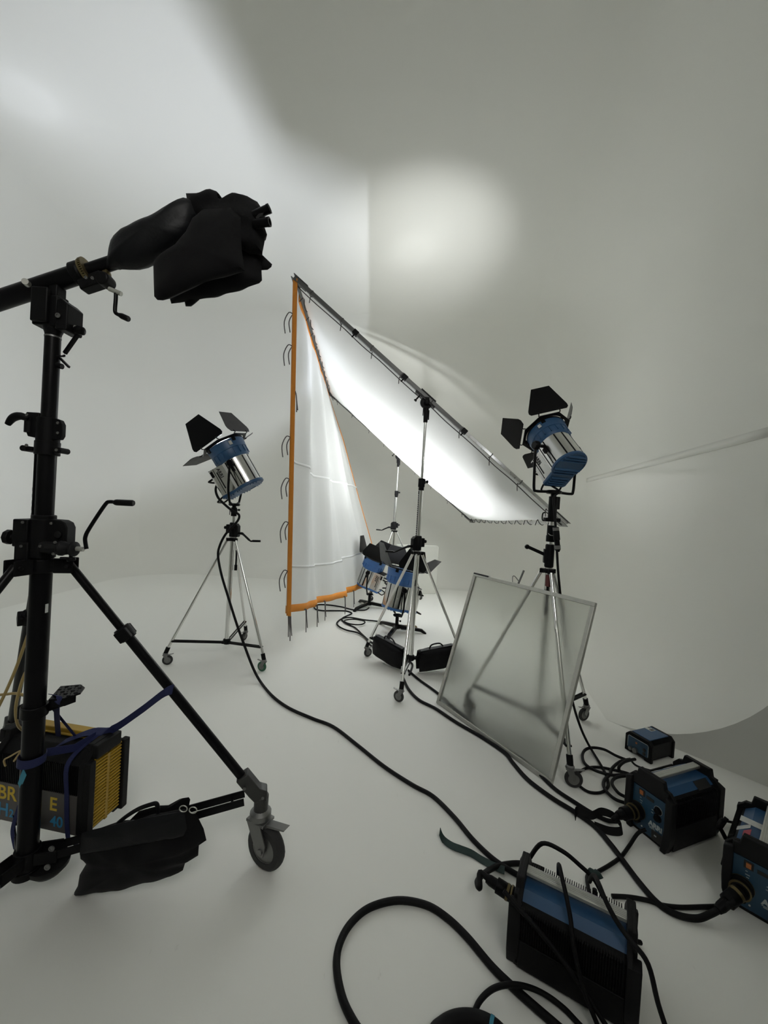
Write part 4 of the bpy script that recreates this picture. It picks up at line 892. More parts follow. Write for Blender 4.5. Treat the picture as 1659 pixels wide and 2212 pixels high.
# ------------------------------------------------------------------ sandbag on the crank stand's brace
SY = 1.72
out_b = [(172, 1842), (182, 1800), (240, 1781), (300, 1770), (360, 1755), (405, 1748), (425, 1760), (440, 1790), (446, 1815), (430, 1822), (428, 1848), (400, 1864), (395, 1880), (385, 1886), (340, 1897), (280, 1912), (200, 1926), (158, 1932), (168, 1914), (172, 1890), (190, 1860)]
o = at(300, 1850, SY); t = thing('sandbag', 'large black sandbag hung on the brace beside the pneumatic wheel', 'sandbag', o)
b = MB(); b.pillow(pix(out_b, SY, o), (0, 0, 0), (1, 0, 0), (0, 0, 1), 0.15, rings=9, lump=0.012, seed=3, power=0.55); b.build('bag_body', 'fabric', t, ang=60, merge=True)
b = MB(); b.pillow(pix([(172, 1846), (176, 1800), (200, 1792), (300, 1770), (398, 1752), (404, 1790), (396, 1806), (330, 1818), (250, 1834), (190, 1842)], SY-0.055, o), (0, -0.055, 0), (1, 0, 0), (0, 0, 1), 0.045, rings=6, lump=0.006, seed=8, power=0.4); b.build('flap', 'fabric2', t, ang=60, merge=True)
b = MB(); b.pillow(pix([(280, 1772), (300, 1752), (340, 1742), (370, 1740), (395, 1724), (408, 1722), (411, 1727), (408, 1742), (400, 1752), (340, 1766)], SY+0.05, o), (0, 0.05, 0), (1, 0, 0), (0, 0, 1), 0.03, rings=5, lump=0.006, seed=14); b.build('rear_flap', 'fabric', t, ang=60, merge=True)
b = MB(); b.tube(smooth([at(x, y, SY-0.02)-o for x, y in [(255, 1778), (275, 1762), (300, 1747), (325, 1738), (337, 1736), (341, 1744), (341, 1756)]], 5), 0.0085, 8); b.build('handle', 'fabric2', t)
for x, y, in ((396, 1747), (417, 1750)):
    b = MB(); q = at(x, y, SY-0.06)-o; b.tube([q+V((0.016*math.cos(R(a)), 0, 0.013*math.sin(R(a)))) for a in range(0, 360, 24)], 0.0022, 6, closed=True); b.build('metal_ring', 'alu', t)
# pale hose behind the column
def hose(label, pts, r, m='yellowhose', grp='yellow hoses'):
    p = smooth(pts, 6); o = p[len(p)//2]; b = MB(); b.tube([q-o for q in p], r, 8); ob = b.build('thin_hose', m, None); ob.location = o; return tag(ob, label, 'hose', grp)
hose('yellow hose slanting behind the crank stand column to the picture\'s left edge', [at(64, 1360, 1.75), at(52, 1395, 1.74), at(34, 1445, 1.72), at(10, 1500, 1.70), at(-20, 1560, 1.68)], 0.006)
hose('yellow hose bowed down beside the column onto the ballast', [at(66, 1440, 1.74), at(54, 1455, 1.72), at(42, 1490, 1.70), at(34, 1530, 1.70), at(38, 1565, 1.72), at(52, 1580, 1.77), at(56, 1592, 1.80)], 0.006)
hose('short yellow hose crossing level at the step collar', [at(-20, 1503, 1.72), at(10, 1500, 1.72), at(35, 1498, 1.71), at(58, 1504, 1.70)], 0.006)
hose('tangle of pale wires beside the column above the cyan tape', [at(12, 1655, 1.66), at(9, 1642, 1.655), at(22, 1634, 1.65), at(44, 1622, 1.645), at(40, 1632, 1.645), at(30, 1644, 1.65), at(48, 1618, 1.648)], 0.0035, grp=None)
# ------------------------------------------------------------------ blue ballasts on the floor
def ballast(loc, rot, L, W, H, label, plates):
    t = thing('lamp_ballast', label, 'power ballast', (loc[0], loc[1], 0), 'blue lamp ballasts', R(rot))
    b = MB(); b.prism([(0.012, 0.014), (W-0.012, 0.014), (W-0.012, H-0.05), (W*0.74, H-0.008), (W*0.26, H-0.008), (0.012, H-0.05)], (L/2, 0, 0), (0, 1, 0), (0, 0, 1), L-0.06); case = b.build('case', 'blackm', t, bevel=0.006)
    b = MB(); b.prism([(0.024, H-0.042), (W*0.27, H-0.004), (W*0.73, H-0.004), (W-0.024, H-0.042), (W-0.026, H-0.046), (W*0.73, H-0.010), (W*0.27, H-0.010), (0.026, H-0.046)], (L/2, 0, 0), (0, 1, 0), (0, 0, 1), L-0.07); b.build('top_cover', 'blue', case, ang=20)
    nf = int((L-0.09)/0.0085)
    for y, sg in ((0.010, 1), (W-0.010, -1)):
        b = MB()
        for k in range(nf):
            x = 0.045+k*0.0085
            b.box((x, y, H*0.66), (0.003, 0.014, H*0.40)); b.box((x, y+sg*0.010, H-0.044), (0.003, 0.014, 0.012), (1, 0, 0), V((0, 1, sg*0.75)).normalized())
        b.build('cooling_fins', 'blackm', case)
    for x0, sg in ((0, 1), (L, -1)):
        pl = [(0.022, 0.0), (W-0.022, 0.0), (W-0.004, 0.06), (W, 0.12), (W, H-0.035), (W-0.03, H), (W*0.80, H+0.004), (W*0.76, H+0.042), (W*0.24, H+0.042), (W*0.20, H+0.004), (0.03, H), (0, H-0.035), (0, 0.12), (0.004, 0.06)]
        b = MB(); b.prism(pl, (x0+sg*0.036, 0, 0), (0, 1, 0), (0, 0, 1), 0.018); ef = b.build('end_frame', 'darkgrey', t, bevel=0.003)
        b = MB()
        for y, s2 in ((0, 1), (W, -1)): b.prism([(0.022, 0.002), (0.05, 0.002), (0.044, 0.06), (0.036, 0.12), (0.036, H-0.02), (0.0, H-0.035), (0.0, 0.12), (0.004, 0.06)] if s2 == 1 else [(W-q[0], q[1]) for q in [(0.022, 0.002), (0.05, 0.002), (0.044, 0.06), (0.036, 0.12), (0.036, H-0.02), (0.0, H-0.035), (0.0, 0.12), (0.004, 0.06)]], (x0+sg*0.018, 0, 0), (0, 1, 0), (0, 0, 1), 0.036)
        b.prism([(0.03, H-0.055), (W-0.03, H-0.055), (W-0.03, H-0.002), (W*0.80, H), (W*0.77, H+0.040), (W*0.23, H+0.040), (W*0.20, H), (0.03, H-0.002)], (x0+sg*0.024, 0, 0), (0, 1, 0), (0, 0, 1), 0.02)
        b.build('bumper', 'darkgrey', ef, bevel=0.004)
    b = MB(); b.box((L/2, W*0.5, H+0.024), (L-0.085, 0.042, 0.016)); h = b.build('handle_bar', 'alu', t, bevel=0.003)
    b = MB()
    for k in range(5): b.box((L/2, W*0.5-0.016+0.008*k, H+0.0325), (L-0.086, 0.0022, 0.002))
    b.build('grip_ribs', 'sticker', h)
    # front panel with switch, sockets, logo
    b = MB(); b.box((0.0245, W/2, H*0.43), (0.006, W-0.072, H*0.74)); fp = b.build('front_panel', 'bluepanel', t, bevel=0.001)
    xf = 0.0208; U = lambda u: 0.036+(W-0.072)*(1-u)
    b = MB(); b.box((xf, U(0.27), H*0.72), (0.006, 0.034, 0.034)); sw = b.build('switch_frame', 'blackink', fp, bevel=0.002); b = MB(); b.box((xf-0.004, U(0.27), H*0.72), (0.006, 0.018, 0.022), V((1, 0, 0.12)).normalized()); b.build('power_switch', 'orangesw', sw)
    b = MB(); b.box((xf, U(0.52), H*0.70), (0.004, 0.042, 0.016)); b.build('meter_window', 'blackink', fp)
    b = MB()
    for z in (0.60, 0.47): b.lathe([(0.021, 0), (0.021, 0.003), (0.016, 0.004), (0.015, 0.016), (0.011, 0.018)], (xf+0.002, U(0.76), H*z), (-1, 0, 0), 20)
    b.build('dials', 'blackm', fp)
    b = MB(); b.lathe([(0.0225, 0), (0.0225, 0.002), (0.0205, 0.002), (0.0205, 0)], (xf+0.001, U(0.76), H*0.60), (-1, 0, 0), 24, closed=True); b.build('dial_rim', 'silverink', fp)
    b = MB(); b.lathe([(0.046, 0), (0.046, 0.012), (0.038, 0.016), (0.038, 0.045), (0.030, 0.05)], (xf+0.004, U(0.17), H*0.36), (-1, 0, 0), 26); so = b.build('lamp_socket', 'blackm', fp, ang=30)
    b = MB(); b.lathe([(0.041, 0.040), (0.041, 0.047), (0.034, 0.047), (0.034, 0.040)], (xf+0.004, U(0.17), H*0.36), (-1, 0, 0), 26, closed=True); b.lathe([(0.047, 0.004), (0.047, 0.008), (0.040, 0.008), (0.040, 0.004)], (xf+0.004, U(0.17), H*0.36), (-1, 0, 0), 26, closed=True); b.build('brass_ring', 'brassd', so)
    b = MB(); b.box((xf, U(0.80), H*0.145), (0.012, 0.066, 0.05)); io = b.build('mains_inlet', 'blackink', fp, bevel=0.003); b = MB(); b.box((xf-0.007, U(0.75), H*0.16), (0.003, 0.012, 0.006)); b.build('inlet_mark', 'silverink', io)
    b = MB(); b.lathe([(0.016, 0), (0.016, 0.02), (0.010, 0.024)], (xf, U(0.20), H*0.20), (-1, 0, 0), 16); b.build('small_socket', 'blackm', fp); b = MB(); b.lathe([(0.004, 0), (0.004, 0.003)], (xf, U(0.33), H*0.14), (-1, 0, 0), 12); b.build('indicator', 'sticker', fp)
    text_mesh('ARRI', 'logo', 'silverink', fp, (xf-0.0005, U(0.52), H*0.265), (0, -1, 0), (0, 0, 1), 0.036, 0.0004, 0.0018, space=0.95)
    b = MB()
    for z, u0, u1 in ((0.62, 0.22, 0.26), (0.57, 0.22, 0.30), (0.53, 0.24, 0.29), (0.245, 0.52, 0.70), (0.225, 0.55, 0.72), (0.55, 0.58, 0.63), (0.50, 0.57, 0.63)): b.box((xf, U((u0+u1)/2), H*z), (0.001, (W-0.072)*(u1-u0), 0.003))
    b.build('panel_marking', 'silverink', fp)
    # plates and stickers on the sloping top
    for (x, y, sx, sy, m, lab) in plates:
        side = 1 if y < W*0.5 else -1; z = H-0.0025
        if y < W*0.26: z = H-0.042+(y-0.024)/(W*0.26-0.024)*0.038+0.001
        if y > W*0.74: z = H-0.042+(W-0.024-y)/(W*0.26-0.024)*0.038+0.001
        yd = V((0, 1, 0)) if W*0.26 <= y <= W*0.74 else V((0, 1, side*0.82)).normalized()
        b = MB(); b.box((x, y, z), (sx, sy, 0.0015), (1, 0, 0), yd); b.build(lab, m, case)
    # side scuff panel
    b = MB(); b.box((L/2, 0.009, H*0.24), (L-0.09, 0.006, H*0.38)); b.box((L/2, W-0.009, H*0.24), (L-0.09, 0.006, H*0.38)); b.build('side_panel', 'darkgrey', case, bevel=0.002)
    return t
ballast((1.597, 2.084), 21.6, 0.455, 0.262, 0.315, 'middle blue ballast with orange switch, largest black side turned towards the viewer',
        [(0.33, 0.05, 0.11, 0.045, 'blackink', 'type_plate'), (0.16, 0.20, 0.05, 0.03, 'sticker', 'label'), (0.27, 0.20, 0.05, 0.028, 'sticker', 'label'), (0.20, 0.175, 0.07, 0.012, 'greypanel', 'label')])
ballast((1.866, 1.667), 42, 0.455, 0.272, 0.300, 'blue ballast with red sticker cut off by the picture\'s right edge',
        [(0.14, 0.205, 0.05, 0.035, 'redsticker', 'red_label'), (0.20, 0.225, 0.035, 0.07, 'sticker', 'label'), (0.24, 0.20, 0.05, 0.08, 'sticker', 'label'), (0.17, 0.09, 0.09, 0.10, 'greypanel', 'type_plate')])
ballast((0.575, 1.542), -29.3, 0.44, 0.262, 0.272, 'nearest blue ballast with cables slung over its silver handle',
        [(0.415, 0.012, 0.02, 0.02, 'sticker', 'label'), (0.25, 0.20, 0.16, 0.03, 'purple', 'label'), (0.34, 0.215, 0.07, 0.045, 'sticker', 'label'), (0.38, 0.235, 0.02, 0.012, 'navy', 'label')])
# the small one
SL, SW, SH = 0.262, 0.205, 0.148
t = thing('lamp_ballast', 'smallest blue ballast with black frames on the floor by the grey wall', 'power ballast', (2.041, 2.893, 0), 'blue lamp ballasts', R(22.5))
b = MB(); b.prism([(0.008, 0.018), (SW-0.008, 0.018), (SW-0.008, SH-0.02), (SW-0.03, SH-0.002), (0.03, SH-0.002), (0.008, SH-0.02)], (SL/2, 0, 0), (0, 1, 0), (0, 0, 1), SL-0.02); cs = b.build('case', 'darkgrey', t, bevel=0.003)
b = MB(); b.box((SL/2+0.004, SW/2+0.004, SH-0.001), (SL-0.055, SW-0.066, 0.006)); b.build('top_cover', 'blue', cs, bevel=0.001)
b = MB()
for k in range(22): b.box((0.04+k*0.0085, 0.020, SH-0.012), (0.003, 0.03, 0.012), (1, 0, 0), V((0, 1, 0.75)).normalized())
b.build('cooling_fins', 'blackm', cs)
for x0 in (0.012, SL-0.012):
    b = MB(); b.prism([(0.0, 0.0), (0.05, 0.0), (0.055, 0.014), (SW-0.055, 0.014), (SW-0.05, 0), (SW, 0), (SW, SH-0.025), (SW-0.028, SH+0.003), (0.028, SH+0.003), (0, SH-0.025)], (x0, 0, 0), (0, 1, 0), (0, 0, 1), 0.024); b.build('end_frame', 'blackm', t, bevel=0.004)
b = MB(); b.box((-0.001, SW/2, SH*0.52), (0.005, SW-0.05, SH*0.62)); fp = b.build('front_panel', 'bluepanel', t, bevel=0.008)
b = MB(); b.tube([V((-0.003, SW/2+(SW/2-0.024)*a, SH*0.52+SH*0.32*c)) for a, c in ((-1, -0.8), (-1, 0.8), (-0.9, 1), (0.9, 1), (1, 0.8), (1, -0.8))], 0.0016, 6); b.build('panel_rim', 'silverink', fp)
b = MB(); b.box((-0.004, SW*0.55, SH*0.64), (0.004, 0.012, 0.012)); b.build('power_switch', 'orangesw', fp)
b = MB()
for z in (0.52, 0.33): b.lathe([(0.012, 0), (0.012, 0.004), (0.008, 0.006)], (-0.003, SW*0.25, SH*z), (-1, 0, 0), 16)
b.build('dials', 'blackink', fp)
b = MB(); b.lathe([(0.017, 0), (0.017, 0.02), (0.012, 0.022)], (-0.003, SW*0.56, SH*0.27), (-1, 0, 0), 16); b.lathe([(0.012, 0), (0.012, 0.018)], (-0.003, SW*0.74, SH*0.25), (-1, 0, 0), 16); b.build('sockets', 'zinc', fp)
b = MB(); b.box((SL*0.74, SW*0.72, SH+0.003), (0.05, 0.055, 0.0015)); stk = b.build('label', 'sticker', cs)
b = MB(); b.box((SL*0.74, SW*0.72-0.014, SH+0.0042), (0.038, 0.022, 0.0008)); b.box((SL*0.74+0.012, SW*0.72+0.015, SH+0.0042), (0.012, 0.020, 0.0008)); b.build('label_print', 'greypanel', stk)

# ------------------------------------------------------------------ cables on the floor
CAT = 'cable'
def cable(label, pts, r, m='rubber', name='power_cable', k=6, seg=8, closed=False, group='black cables on the floor', lift=0.0):
    P = []
    for p in pts:
        if isinstance(p, V): P.append(p)
        elif len(p) == 2: P.append(fl(p[0], p[1], r+0.001+lift))
        else: P.append(fl(p[0], p[1], p[2]))
    P = smooth(P, k, closed); o = sum(P, V((0, 0, 0)))/len(P); o.z = 0
    b = MB(); b.tube([q-o for q in P], r, seg, closed); ob = b.build(name, m, None, ang=60); ob.location = o
    return tag(ob, label, CAT, group)
def plug(ob, p0, p1, r, ring=True):
    o = V(ob.location); b = MB(); p0 = V(p0)-o; p1 = V(p1)-o; L = (p1-p0).length
    b.lathe([(r*0.55, 0), (r*0.7, L*0.15), (r*0.72, L*0.4), (r, L*0.42), (r, L*0.95), (r*0.9, L)], p0, p1-p0, 18); pl = b.build('plug', 'blackm', ob, ang=30)
    if ring: b = MB(); b.lathe([(r*1.06, L*0.80), (r*1.06, L*0.90), (r*0.8, L*0.90), (r*0.8, L*0.80)], p0, p1-p0, 20, closed=True); b.build('plug_ring', 'brassd', pl)
L3 = V((LS[0], LS[1], 0))
c1 = cable('longest black cable, running from the left lamp stand to the nearest ballast',
      [at(480, 1028, 4.33), at(469, 1046, 4.28), at(466, 1060, 4.25), at(472, 1076, 4.23), at(488, 1092, 4.22), at(503, 1104, 4.23), at(516, 1112, 4.26), at(514, 1124, 4.27), at(500, 1140, 4.25), at(486, 1156, 4.24), at(475, 1178, 4.23), at(471, 1200, 4.22), at(478, 1240, 4.16), at(493, 1290, 4.10), at(512, 1350, 4.02), at(530, 1400, 3.94), at(548, 1446, 3.86),
       (565, 1476), (590, 1505), (625, 1530), (675, 1552), (720, 1570), (770, 1608), (830, 1656), (890, 1695), (935, 1720), (980, 1764), (1020, 1812), (1060, 1851), (1095, 1876), (1130, 1895), (1165, 1902)], 0.0125)
cable('thick black cable looping across the floor at the bottom of the picture', [(1020, 2560), (900, 2400), (800, 2260), (762, 2205), (738, 2150), (727, 2085), (735, 2035), (760, 1992), (800, 1960), (860, 1945), (920, 1955), (965, 1982), (1010, 2025), (1060, 2085), (1100, 2125), (1150, 2170), (1210, 2222), (1270, 2275), (1400, 2380), (1600, 2480)], 0.0145, seg=12)
cable('thinner black cable arching over the thick loop at the bottom', [(1100, 2420), (1040, 2280), (1020, 2215), (1024, 2190, 0.02), (1038, 2160, 0.03), (1065, 2136, 0.045), (1100, 2127, 0.05), (1140, 2132, 0.035), (1180, 2150, 0.02), (1220, 2180, 0.012), (1260, 2222, 0.012), (1340, 2300), (1440, 2420)], 0.0095)
cb = cable('thick cable bend with a blue tape mark at the bottom edge', [(1000, 2480), (930, 2320), (935, 2240), (955, 2215, 0.02), (985, 2200, 0.03), (1020, 2198, 0.032), (1052, 2208, 0.03), (1080, 2228, 0.024), (1110, 2270), (1200, 2400), (1300, 2560)], 0.022, seg=14)
o = V(cb.location); q0, q1 = fl(1058, 2211, 0.03)-o, fl(1066, 2216, 0.03)-o; b = MB(); b.cyl(q0, q1, 0.0235, n=16); b.build('blue_tape', 'cyan', cb)
NBr = lambda x, y, z: V((0.575, 1.542, 0))+V((math.cos(R(-29.3)), math.sin(R(-29.3)), 0))*x+V((-math.sin(R(-29.3)), math.cos(R(-29.3)), 0))*y+V((0, 0, z))
sk = NBr(-0.035, 0.036+(0.19)*0.83, 0.108)
pc = cable('short bent cable leaving the plug on the nearest ballast', [NBr(-0.12, 0.19, 0.125), NBr(-0.16, 0.195, 0.13), fl(1036, 1917, 0.11), fl(1031, 1906, 0.09), fl(1042, 1890, 0.05), (1072, 1872, 0.015), (1110, 1865), (1145, 1868), (1175, 1880)], 0.0125)
plug(pc, NBr(-0.13, 0.192, 0.124), NBr(-0.02, 0.192, 0.108), 0.030)
cable('black cable slung along the side of the nearest ballast to the floor', [NBr(-0.02, -0.004, 0.285), NBr(0.03, -0.012, 0.26), NBr(0.10, -0.016, 0.225), NBr(0.20, -0.024, 0.165), NBr(0.28, -0.03, 0.10), NBr(0.36, -0.05, 0.04), NBr(0.44, -0.07, 0.012), NBr(0.55, -0.09, 0.012)], 0.0085)
cable('thin cable hooked over the nearest ballast, left of its twin', [NBr(0.155, 0.215, 0.27), NBr(0.155, 0.185, 0.325), NBr(0.16, 0.145, 0.36), NBr(0.175, 0.10, 0.352), NBr(0.195, 0.06, 0.325), NBr(0.215, 0.02, 0.285), NBr(0.235, -0.02, 0.22), NBr(0.27, -0.035, 0.12), NBr(0.33, -0.06, 0.03), NBr(0.38, -0.12, 0.012)], 0.008)
cable('thin cable draped over the nearest ballast beside its rear frame', [NBr(0.27, 0.30, 0.23), NBr(0.275, 0.25, 0.29), NBr(0.285, 0.20, 0.34), NBr(0.30, 0.14, 0.362), NBr(0.325, 0.09, 0.35), NBr(0.36, 0.05, 0.33), NBr(0.40, 0.02, 0.315), NBr(0.45, -0.02, 0.30), NBr(0.49, -0.03, 0.18), NBr(0.56, -0.05, 0.05), NBr(0.66, -0.06, 0.012), NBr(0.80, -0.07, 0.012)], 0.0085)
cable('cable lying behind the fins of the nearest ballast', [NBr(0.03, 0.285, 0.22), NBr(0.08, 0.275, 0.32), NBr(0.16, 0.275, 0.325), NBr(0.23, 0.285, 0.29), NBr(0.29, 0.29, 0.25), NBr(0.34, 0.30, 0.16), NBr(0.40, 0.33, 0.05), NBr(0.47, 0.38, 0.012)], 0.009)
cable('mains cable from the middle ballast to the nearest ballast', [(1395, 1792, 0.07), (1378, 1800, 0.05), (1360, 1826, 0.014), (1342, 1850), (1318, 1868), (1290, 1884), (1268, 1896), NBr(0.30, 0.30, 0.10), NBr(0.29, 0.285, 0.22)], 0.009)
MB_ = lambda x, y, z: V((1.597, 2.084, 0))+V((math.cos(R(21.6)), math.sin(R(21.6)), 0))*x+V((-math.sin(R(21.6)), math.cos(R(21.6)), 0))*y+V((0, 0, z))
RB_ = lambda x, y, z: V((1.866, 1.667, 0))+V((math.cos(R(42)), math.sin(R(42)), 0))*x+V((-math.sin(R(42)), math.cos(R(42)), 0))*y+V((0, 0, z))
mk = MB_(-0.03, 0.036+0.19*0.83, 0.315*0.36); rkk = RB_(-0.03, 0.036+0.20*0.83, 0.30*0.36)
cR_ = cable('thick cable curving from under the frosted panel to the right-hand ballast', [(870, 1462), (882, 1488), (905, 1512), (940, 1530), (985, 1560), (1040, 1592), (1090, 1626), (1108, 1648), (1140, 1684), (1190, 1722), (1240, 1753), (1285, 1785), (1320, 1825), (1345, 1858), (1380, 1905), (1420, 1950), (1460, 1975), (1505, 1984, 0.018), (1535, 1974, 0.035), (1556, 1963, 0.055), rkk-V((0.05, 0.035, 0.01))], 0.0135, seg=10)
plug(cR_, fl(1550, 1966, 0.05), rkk+V((0.005, 0.005, 0.0)), 0.030)
cM = cable('cable passing under the panel foot to the plug on the middle ballast', [(882, 1448), (905, 1468), (945, 1497), (1000, 1545), (1060, 1596), (1120, 1634), (1160, 1668), (1200, 1705), (1240, 1732), (1280, 1757), (1312, 1772), (1335, 1774, 0.05), mk-V((0.13, 0.05, 0.01)), mk-V((0.08, 0.03, 0))], 0.012)
plug(cM, mk-V((0.10, 0.035, 0.002)), mk+V((0.0, 0, 0)), 0.033)
cable('black cable lying level between the nearest and right-hand ballasts', [(1322, 1936), (1360, 1938), (1400, 1945), (1430, 1955), (1470, 1960), (1520, 1959), (1560, 1957), (1610, 1950)], 0.0095)
cable('short cable between the middle and right-hand ballasts', [MB_(0.47, 0.10, 0.03), (1575, 1775, 0.02), (1583, 1786, 0.03), RB_(0.20, 0.29, 0.05), RB_(0.24, 0.285, 0.10)], 0.007)
b_ = cable('black cable knot hung on the far side of the right-hand ballast', [RB_(0.20, 0.285, 0.18), RB_(0.18, 0.30, 0.22), RB_(0.16, 0.31, 0.25), RB_(0.19, 0.305, 0.265), RB_(0.22, 0.30, 0.25), RB_(0.20, 0.31, 0.22), RB_(0.23, 0.29, 0.27)], 0.010)
# coils by the small ballast
R3 = V((RS[0], RS[1], 0))
hc = cable('lamp cable hanging down the right-hand stand with a steel connector', [R3+V((-0.02, 0.02, 2.0)), R3+V((0.02, -0.05, 1.95)), at(1196, 1075, 3.12), at(1198, 1110, 3.10), at(1201, 1150, 3.08), at(1203, 1190, 3.08), at(1206, 1240, 3.08), at(1212, 1300, 3.10), at(1222, 1400, 3.14), at(1234, 1500, 3.12), at(1250, 1560, 3.0), (1270, 1606, 0.05), (1300, 1656), (1313, 1685), (1312, 1702), (1297, 1712), (1270, 1710), (1247, 1692), (1244, 1676), (1262, 1661), (1290, 1657), (1325, 1663), (1360, 1672), (1395, 1690)], 0.009)
o = V(hc.location); b = MB(); p, q = at(1200.5, 1138, 3.085)-o, at(1205, 1192, 3.085)-o; L = (q-p).length; b.lathe([(0.014, 0), (0.022, 0.004), (0.022, 0.03), (0.024, 0.035), (0.024, 0.10), (0.020, 0.104), (0.020, 0.14), (0.022, 0.142), (0.022, L-0.02), (0.012, L)], p, q-p, 18); cn_ = b.build('connector', 'blackm', hc, ang=30)
b = MB(); b.lathe([(0.0235, 0.005), (0.0235, 0.028), (0.02, 0.028), (0.02, 0.005)], p, q-p, 18, closed=True); b.lathe([(0.023, L-0.05), (0.023, L-0.022), (0.019, L-0.022), (0.019, L-0.05)], p, q-p, 18, closed=True); b.build('connector_ring', 'zinc', cn_)
cable('upper cable coil in front of the smallest ballast', [(1352, 1641), (1330, 1632), (1305, 1619), (1280, 1615), (1264, 1620), (1258, 1633), (1264, 1650), (1285, 1664), (1320, 1674), (1355, 1676), (1390, 1700)], 0.010, lift=0.016)
cable('cable bowed from the smallest ballast socket down to the floor', [fl(1362, 1640, 0.05), fl(1340, 1645, 0.04), (1322, 1660, 0.03), (1318, 1672), (1306, 1685), (1304, 1698), (1312, 1712), (1330, 1727), (1355, 1736), (1375, 1745)], 0.010, lift=0.01)
cable('inner cable coil behind the middle ballast', [fl(1372, 1640, 0.05), (1350, 1645, 0.06), (1338, 1655, 0.05), (1338, 1664, 0.02), (1350, 1672), (1370, 1678), (1352, 1676), (1330, 1680), (1322, 1692), (1335, 1712), (1352, 1722), (1372, 1734)], 0.010, lift=0.02)
cable('thin cable curving behind the smallest ballast', [fl(1362, 1641, 0.03), (1372, 1652), (1390, 1660), (1420, 1668), (1450, 1674)], 0.007)
# cables under the overhead frame
cF_ = cable('cable looping from the farther floor lamp base past the orange hem', [(797, 1313), (787, 1318), (762, 1317), (738, 1311), (712, 1307), (690, 1306), (679, 1310), (682, 1316), (697, 1319), (720, 1319), (748, 1320), (760, 1325), (750, 1330), (740, 1335), (739, 1340), (750, 1348), (767, 1356), (783, 1371), (800, 1386), (815, 1394), (840, 1410), (862, 1424), (880, 1428), (891, 1436), (884, 1458)], 0.011)
cable('cable from the nearer floor lamp base with a long bend', [(855, 1350), (838, 1347), (814, 1342), (787, 1339), (758, 1334), (740, 1336), (728, 1345), (732, 1353), (748, 1361), (770, 1366), (785, 1374), (793, 1382), (796, 1390), (812, 1402), (845, 1424), (875, 1440)], 0.011, lift=0.01)
cable('small ring of cable lying under the near frame stand', [(744, 1341), (755, 1338), (770, 1338), (785, 1341), (788, 1345), (780, 1349), (765, 1349), (750, 1346)], 0.010, closed=True, lift=0.02)
b = MB(); 
kc = thing('cable_connector', 'dark inline connector lying by the nearer floor lamp base', 'connector', (0.42, 5.72, 0.0)); b.lathe([(0.012, 0), (0.02, 0.02), (0.03, 0.03), (0.03, 0.14), (0.024, 0.15), (0.028, 0.16), (0.028, 0.24), (0.014, 0.26)], (-0.10, 0.06, 0.031), (1, 0.10, 0), 16); b.build('connector_body', 'brassd', kc)
# velcro straps
b = MB(); pts = smooth([fl(950, 1796, 0.045), fl(957, 1812, 0.02), fl(975, 1826, 0.012), fl(995, 1834, 0.016), fl(1018, 1843, 0.012), fl(1042, 1858, 0.010), fl(1066, 1870, 0.012), fl(1090, 1880, 0.02)], 5); o = pts[len(pts)//2].copy()
b.strap([p-o for p in pts], 0.036, [V((0.25, 0.9, 0.5))]*6+[V((0.3, 0.9, 0.25))]*(len(pts)-6), 0.003); ob = b.build('velcro_strap', 'green', None, ang=60); ob.location = o; tag(ob, 'dark green strap lying across the long cable by the nearest ballast', 'strap')
b = MB(); c0 = fl(1312, 1782, 0.03); b.strap(smooth([c0+V((-0.16, 0.05, 0.0)), c0+V((-0.13, 0.08, 0.015)), c0+V((-0.07, 0.05, 0.01)), c0+V((0.0, 0.06, 0.03)), c0+V((0.06, 0.03, 0.025)), c0+V((0.065, -0.03, 0.0)), c0+V((0.0, -0.03, -0.01)), c0+V((-0.07, 0.0, -0.008))], 5), 0.04, (0, 0.5, 1), 0.003); b.v = [p-c0 for p in b.v]; ob = b.build('velcro_strap', 'rubber', None, ang=60); ob.location = c0; tag(ob, 'black strap looped round the cable in front of the middle ballast', 'strap')
c0 = NBr(0.285, 0.295, 0.275); b = MB(); b.pillow([(-0.030, -0.004), (-0.022, 0.012), (-0.005, 0.008), (0.004, 0.016), (0.024, 0.010), (0.034, -0.002), (0.020, -0.014), (0.002, -0.008), (-0.016, -0.016)], (0, 0, 0), (math.cos(R(-29)), math.sin(R(-29)), 0), (0, 0, 1), 0.03, rings=6, lump=0.012, seed=17, seg=0.004)
ob = b.build('velcro_strap', 'green', None, merge=True); ob.location = c0; tag(ob, 'crumpled dark green tie knotted at the back of the nearest ballast', 'strap')

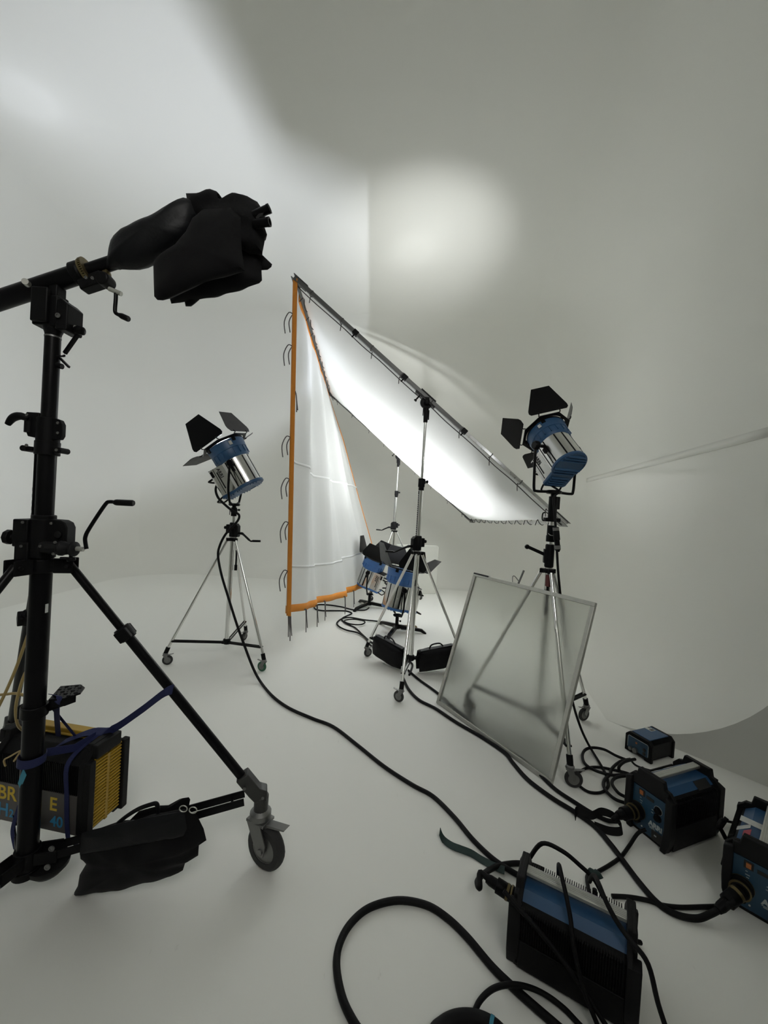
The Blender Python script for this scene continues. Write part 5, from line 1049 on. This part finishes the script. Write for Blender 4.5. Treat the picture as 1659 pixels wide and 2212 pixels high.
# ------------------------------------------------------------------ two sandbags on the near frame stand
def saddle(label, p0, p1, drop, sag, th, seed, flip):
    # hangs over the brace between p0 and p1
    p0 = V(p0); p1 = V(p1); o = (p0+p1)/2; t = thing('sandbag', label, 'sandbag', o, 'sandbags on the near frame stand')
    x = (p1-p0).normalized(); L = (p1-p0).length; z = V((0, 0, 1)); y = z.cross(x)
    out = [(-L/2, 0.01), (-L*0.2, 0.02), (L*0.25, 0.012), (L/2, 0.0), (L/2+0.015, -drop*0.5), (L/2, -drop), (L*0.2, -drop-sag), (-L*0.3, -drop-sag*0.5), (-L/2, -drop), (-L/2-0.012, -drop*0.5)]
    for s, sd in ((1, seed), (-1, seed+5)):
        b = MB(); b.pillow(out, y*s*(th*0.32), x, z, th*0.75, rings=7, lump=0.010, seed=sd); b.build('bag_half', 'fabric', t, ang=60, merge=True)
    b = MB(); b.tube(smooth([x*(-0.085)+z*0.012, x*(-0.07)+z*0.05, x*(-0.03)+z*0.062, x*0.03+z*0.058, x*0.065+z*0.035, x*0.085+z*0.01], 4), 0.008, 7); b.build('handle', 'fabric2', t)
    b = MB(); b.box(z*0.012, (L*0.96, th*0.5, 0.02), x, y); b.build('top_band', 'fabric2', t, bevel=0.006)
    for s in (-1, 1):
        b = MB(); q = x*(L/2-0.01)*s+z*0.015; b.tube([q+x*0.014*math.cos(R(a))+z*0.012*math.sin(R(a)) for a in range(0, 360, 30)], 0.003, 5, closed=True); b.build('metal_ring', 'zinc', t)
    return t
C3 = V((CS[0], CS[1], 0))
dl = lambda a: V((math.cos(R(a)), math.sin(R(a)), 0))
saddle('left sandbag on the near frame stand, slung toward the small coil of cable', C3+dl(139)*0.50+V((0, 0, 0.275)), C3+dl(139)*0.09+V((0, 0, 0.225)), 0.19, 0.02, 0.13, 2, False)
saddle('right sandbag on the near frame stand, partly hidden by the frosted panel', C3+dl(19)*0.09+V((0, 0, 0.225)), C3+dl(19)*0.50+V((0, 0, 0.275)), 0.19, 0.02, 0.13, 21, True)
# ------------------------------------------------------------------ light and picture settings
w = bpy.data.worlds.new('world'); scene.world = w; w.use_nodes = True
bg = w.node_tree.nodes['Background']; bg.inputs[0].default_value = (0.80, 0.84, 0.82, 1); bg.inputs[1].default_value = WORLD
scene.view_settings.view_transform = 'Standard'; scene.view_settings.look = 'None'; scene.view_settings.gamma = 1.0
scene.view_settings.use_curve_mapping = False; scene.view_settings.exposure = EXPO
scene.cycles.max_bounces = 12; scene.cycles.diffuse_bounces = 7; scene.cycles.glossy_bounces = 5; scene.cycles.transmission_bounces = 8; scene.cycles.transparent_max_bounces = 12
scene.cycles.sample_clamp_indirect = 6.0; scene.cycles.caustics_reflective = False; scene.cycles.caustics_refractive = False
scene.cycles.use_denoising = True; scene.cycles.adaptive_threshold = 0.025
fl_ = bpy.data.lights.new('fill_spot', 'SPOT'); fl_.energy = FILL_POWER; fl_.spot_size = R(80); fl_.spot_blend = 1.0; fl_.shadow_soft_size = 0.9; fl_.color = (1.0, 0.98, 0.94)  # added fill light behind the camera, lifts the panel, cove end and left wall
flo = bpy.data.objects.new('fill_spot', fl_); COL.objects.link(flo); flo.location = (0.6, -2.0, 4.7)
flo.rotation_euler = (V((-1.2, 6.0, 0.8))-V(flo.location)).to_track_quat('-Z', 'Y').to_euler()
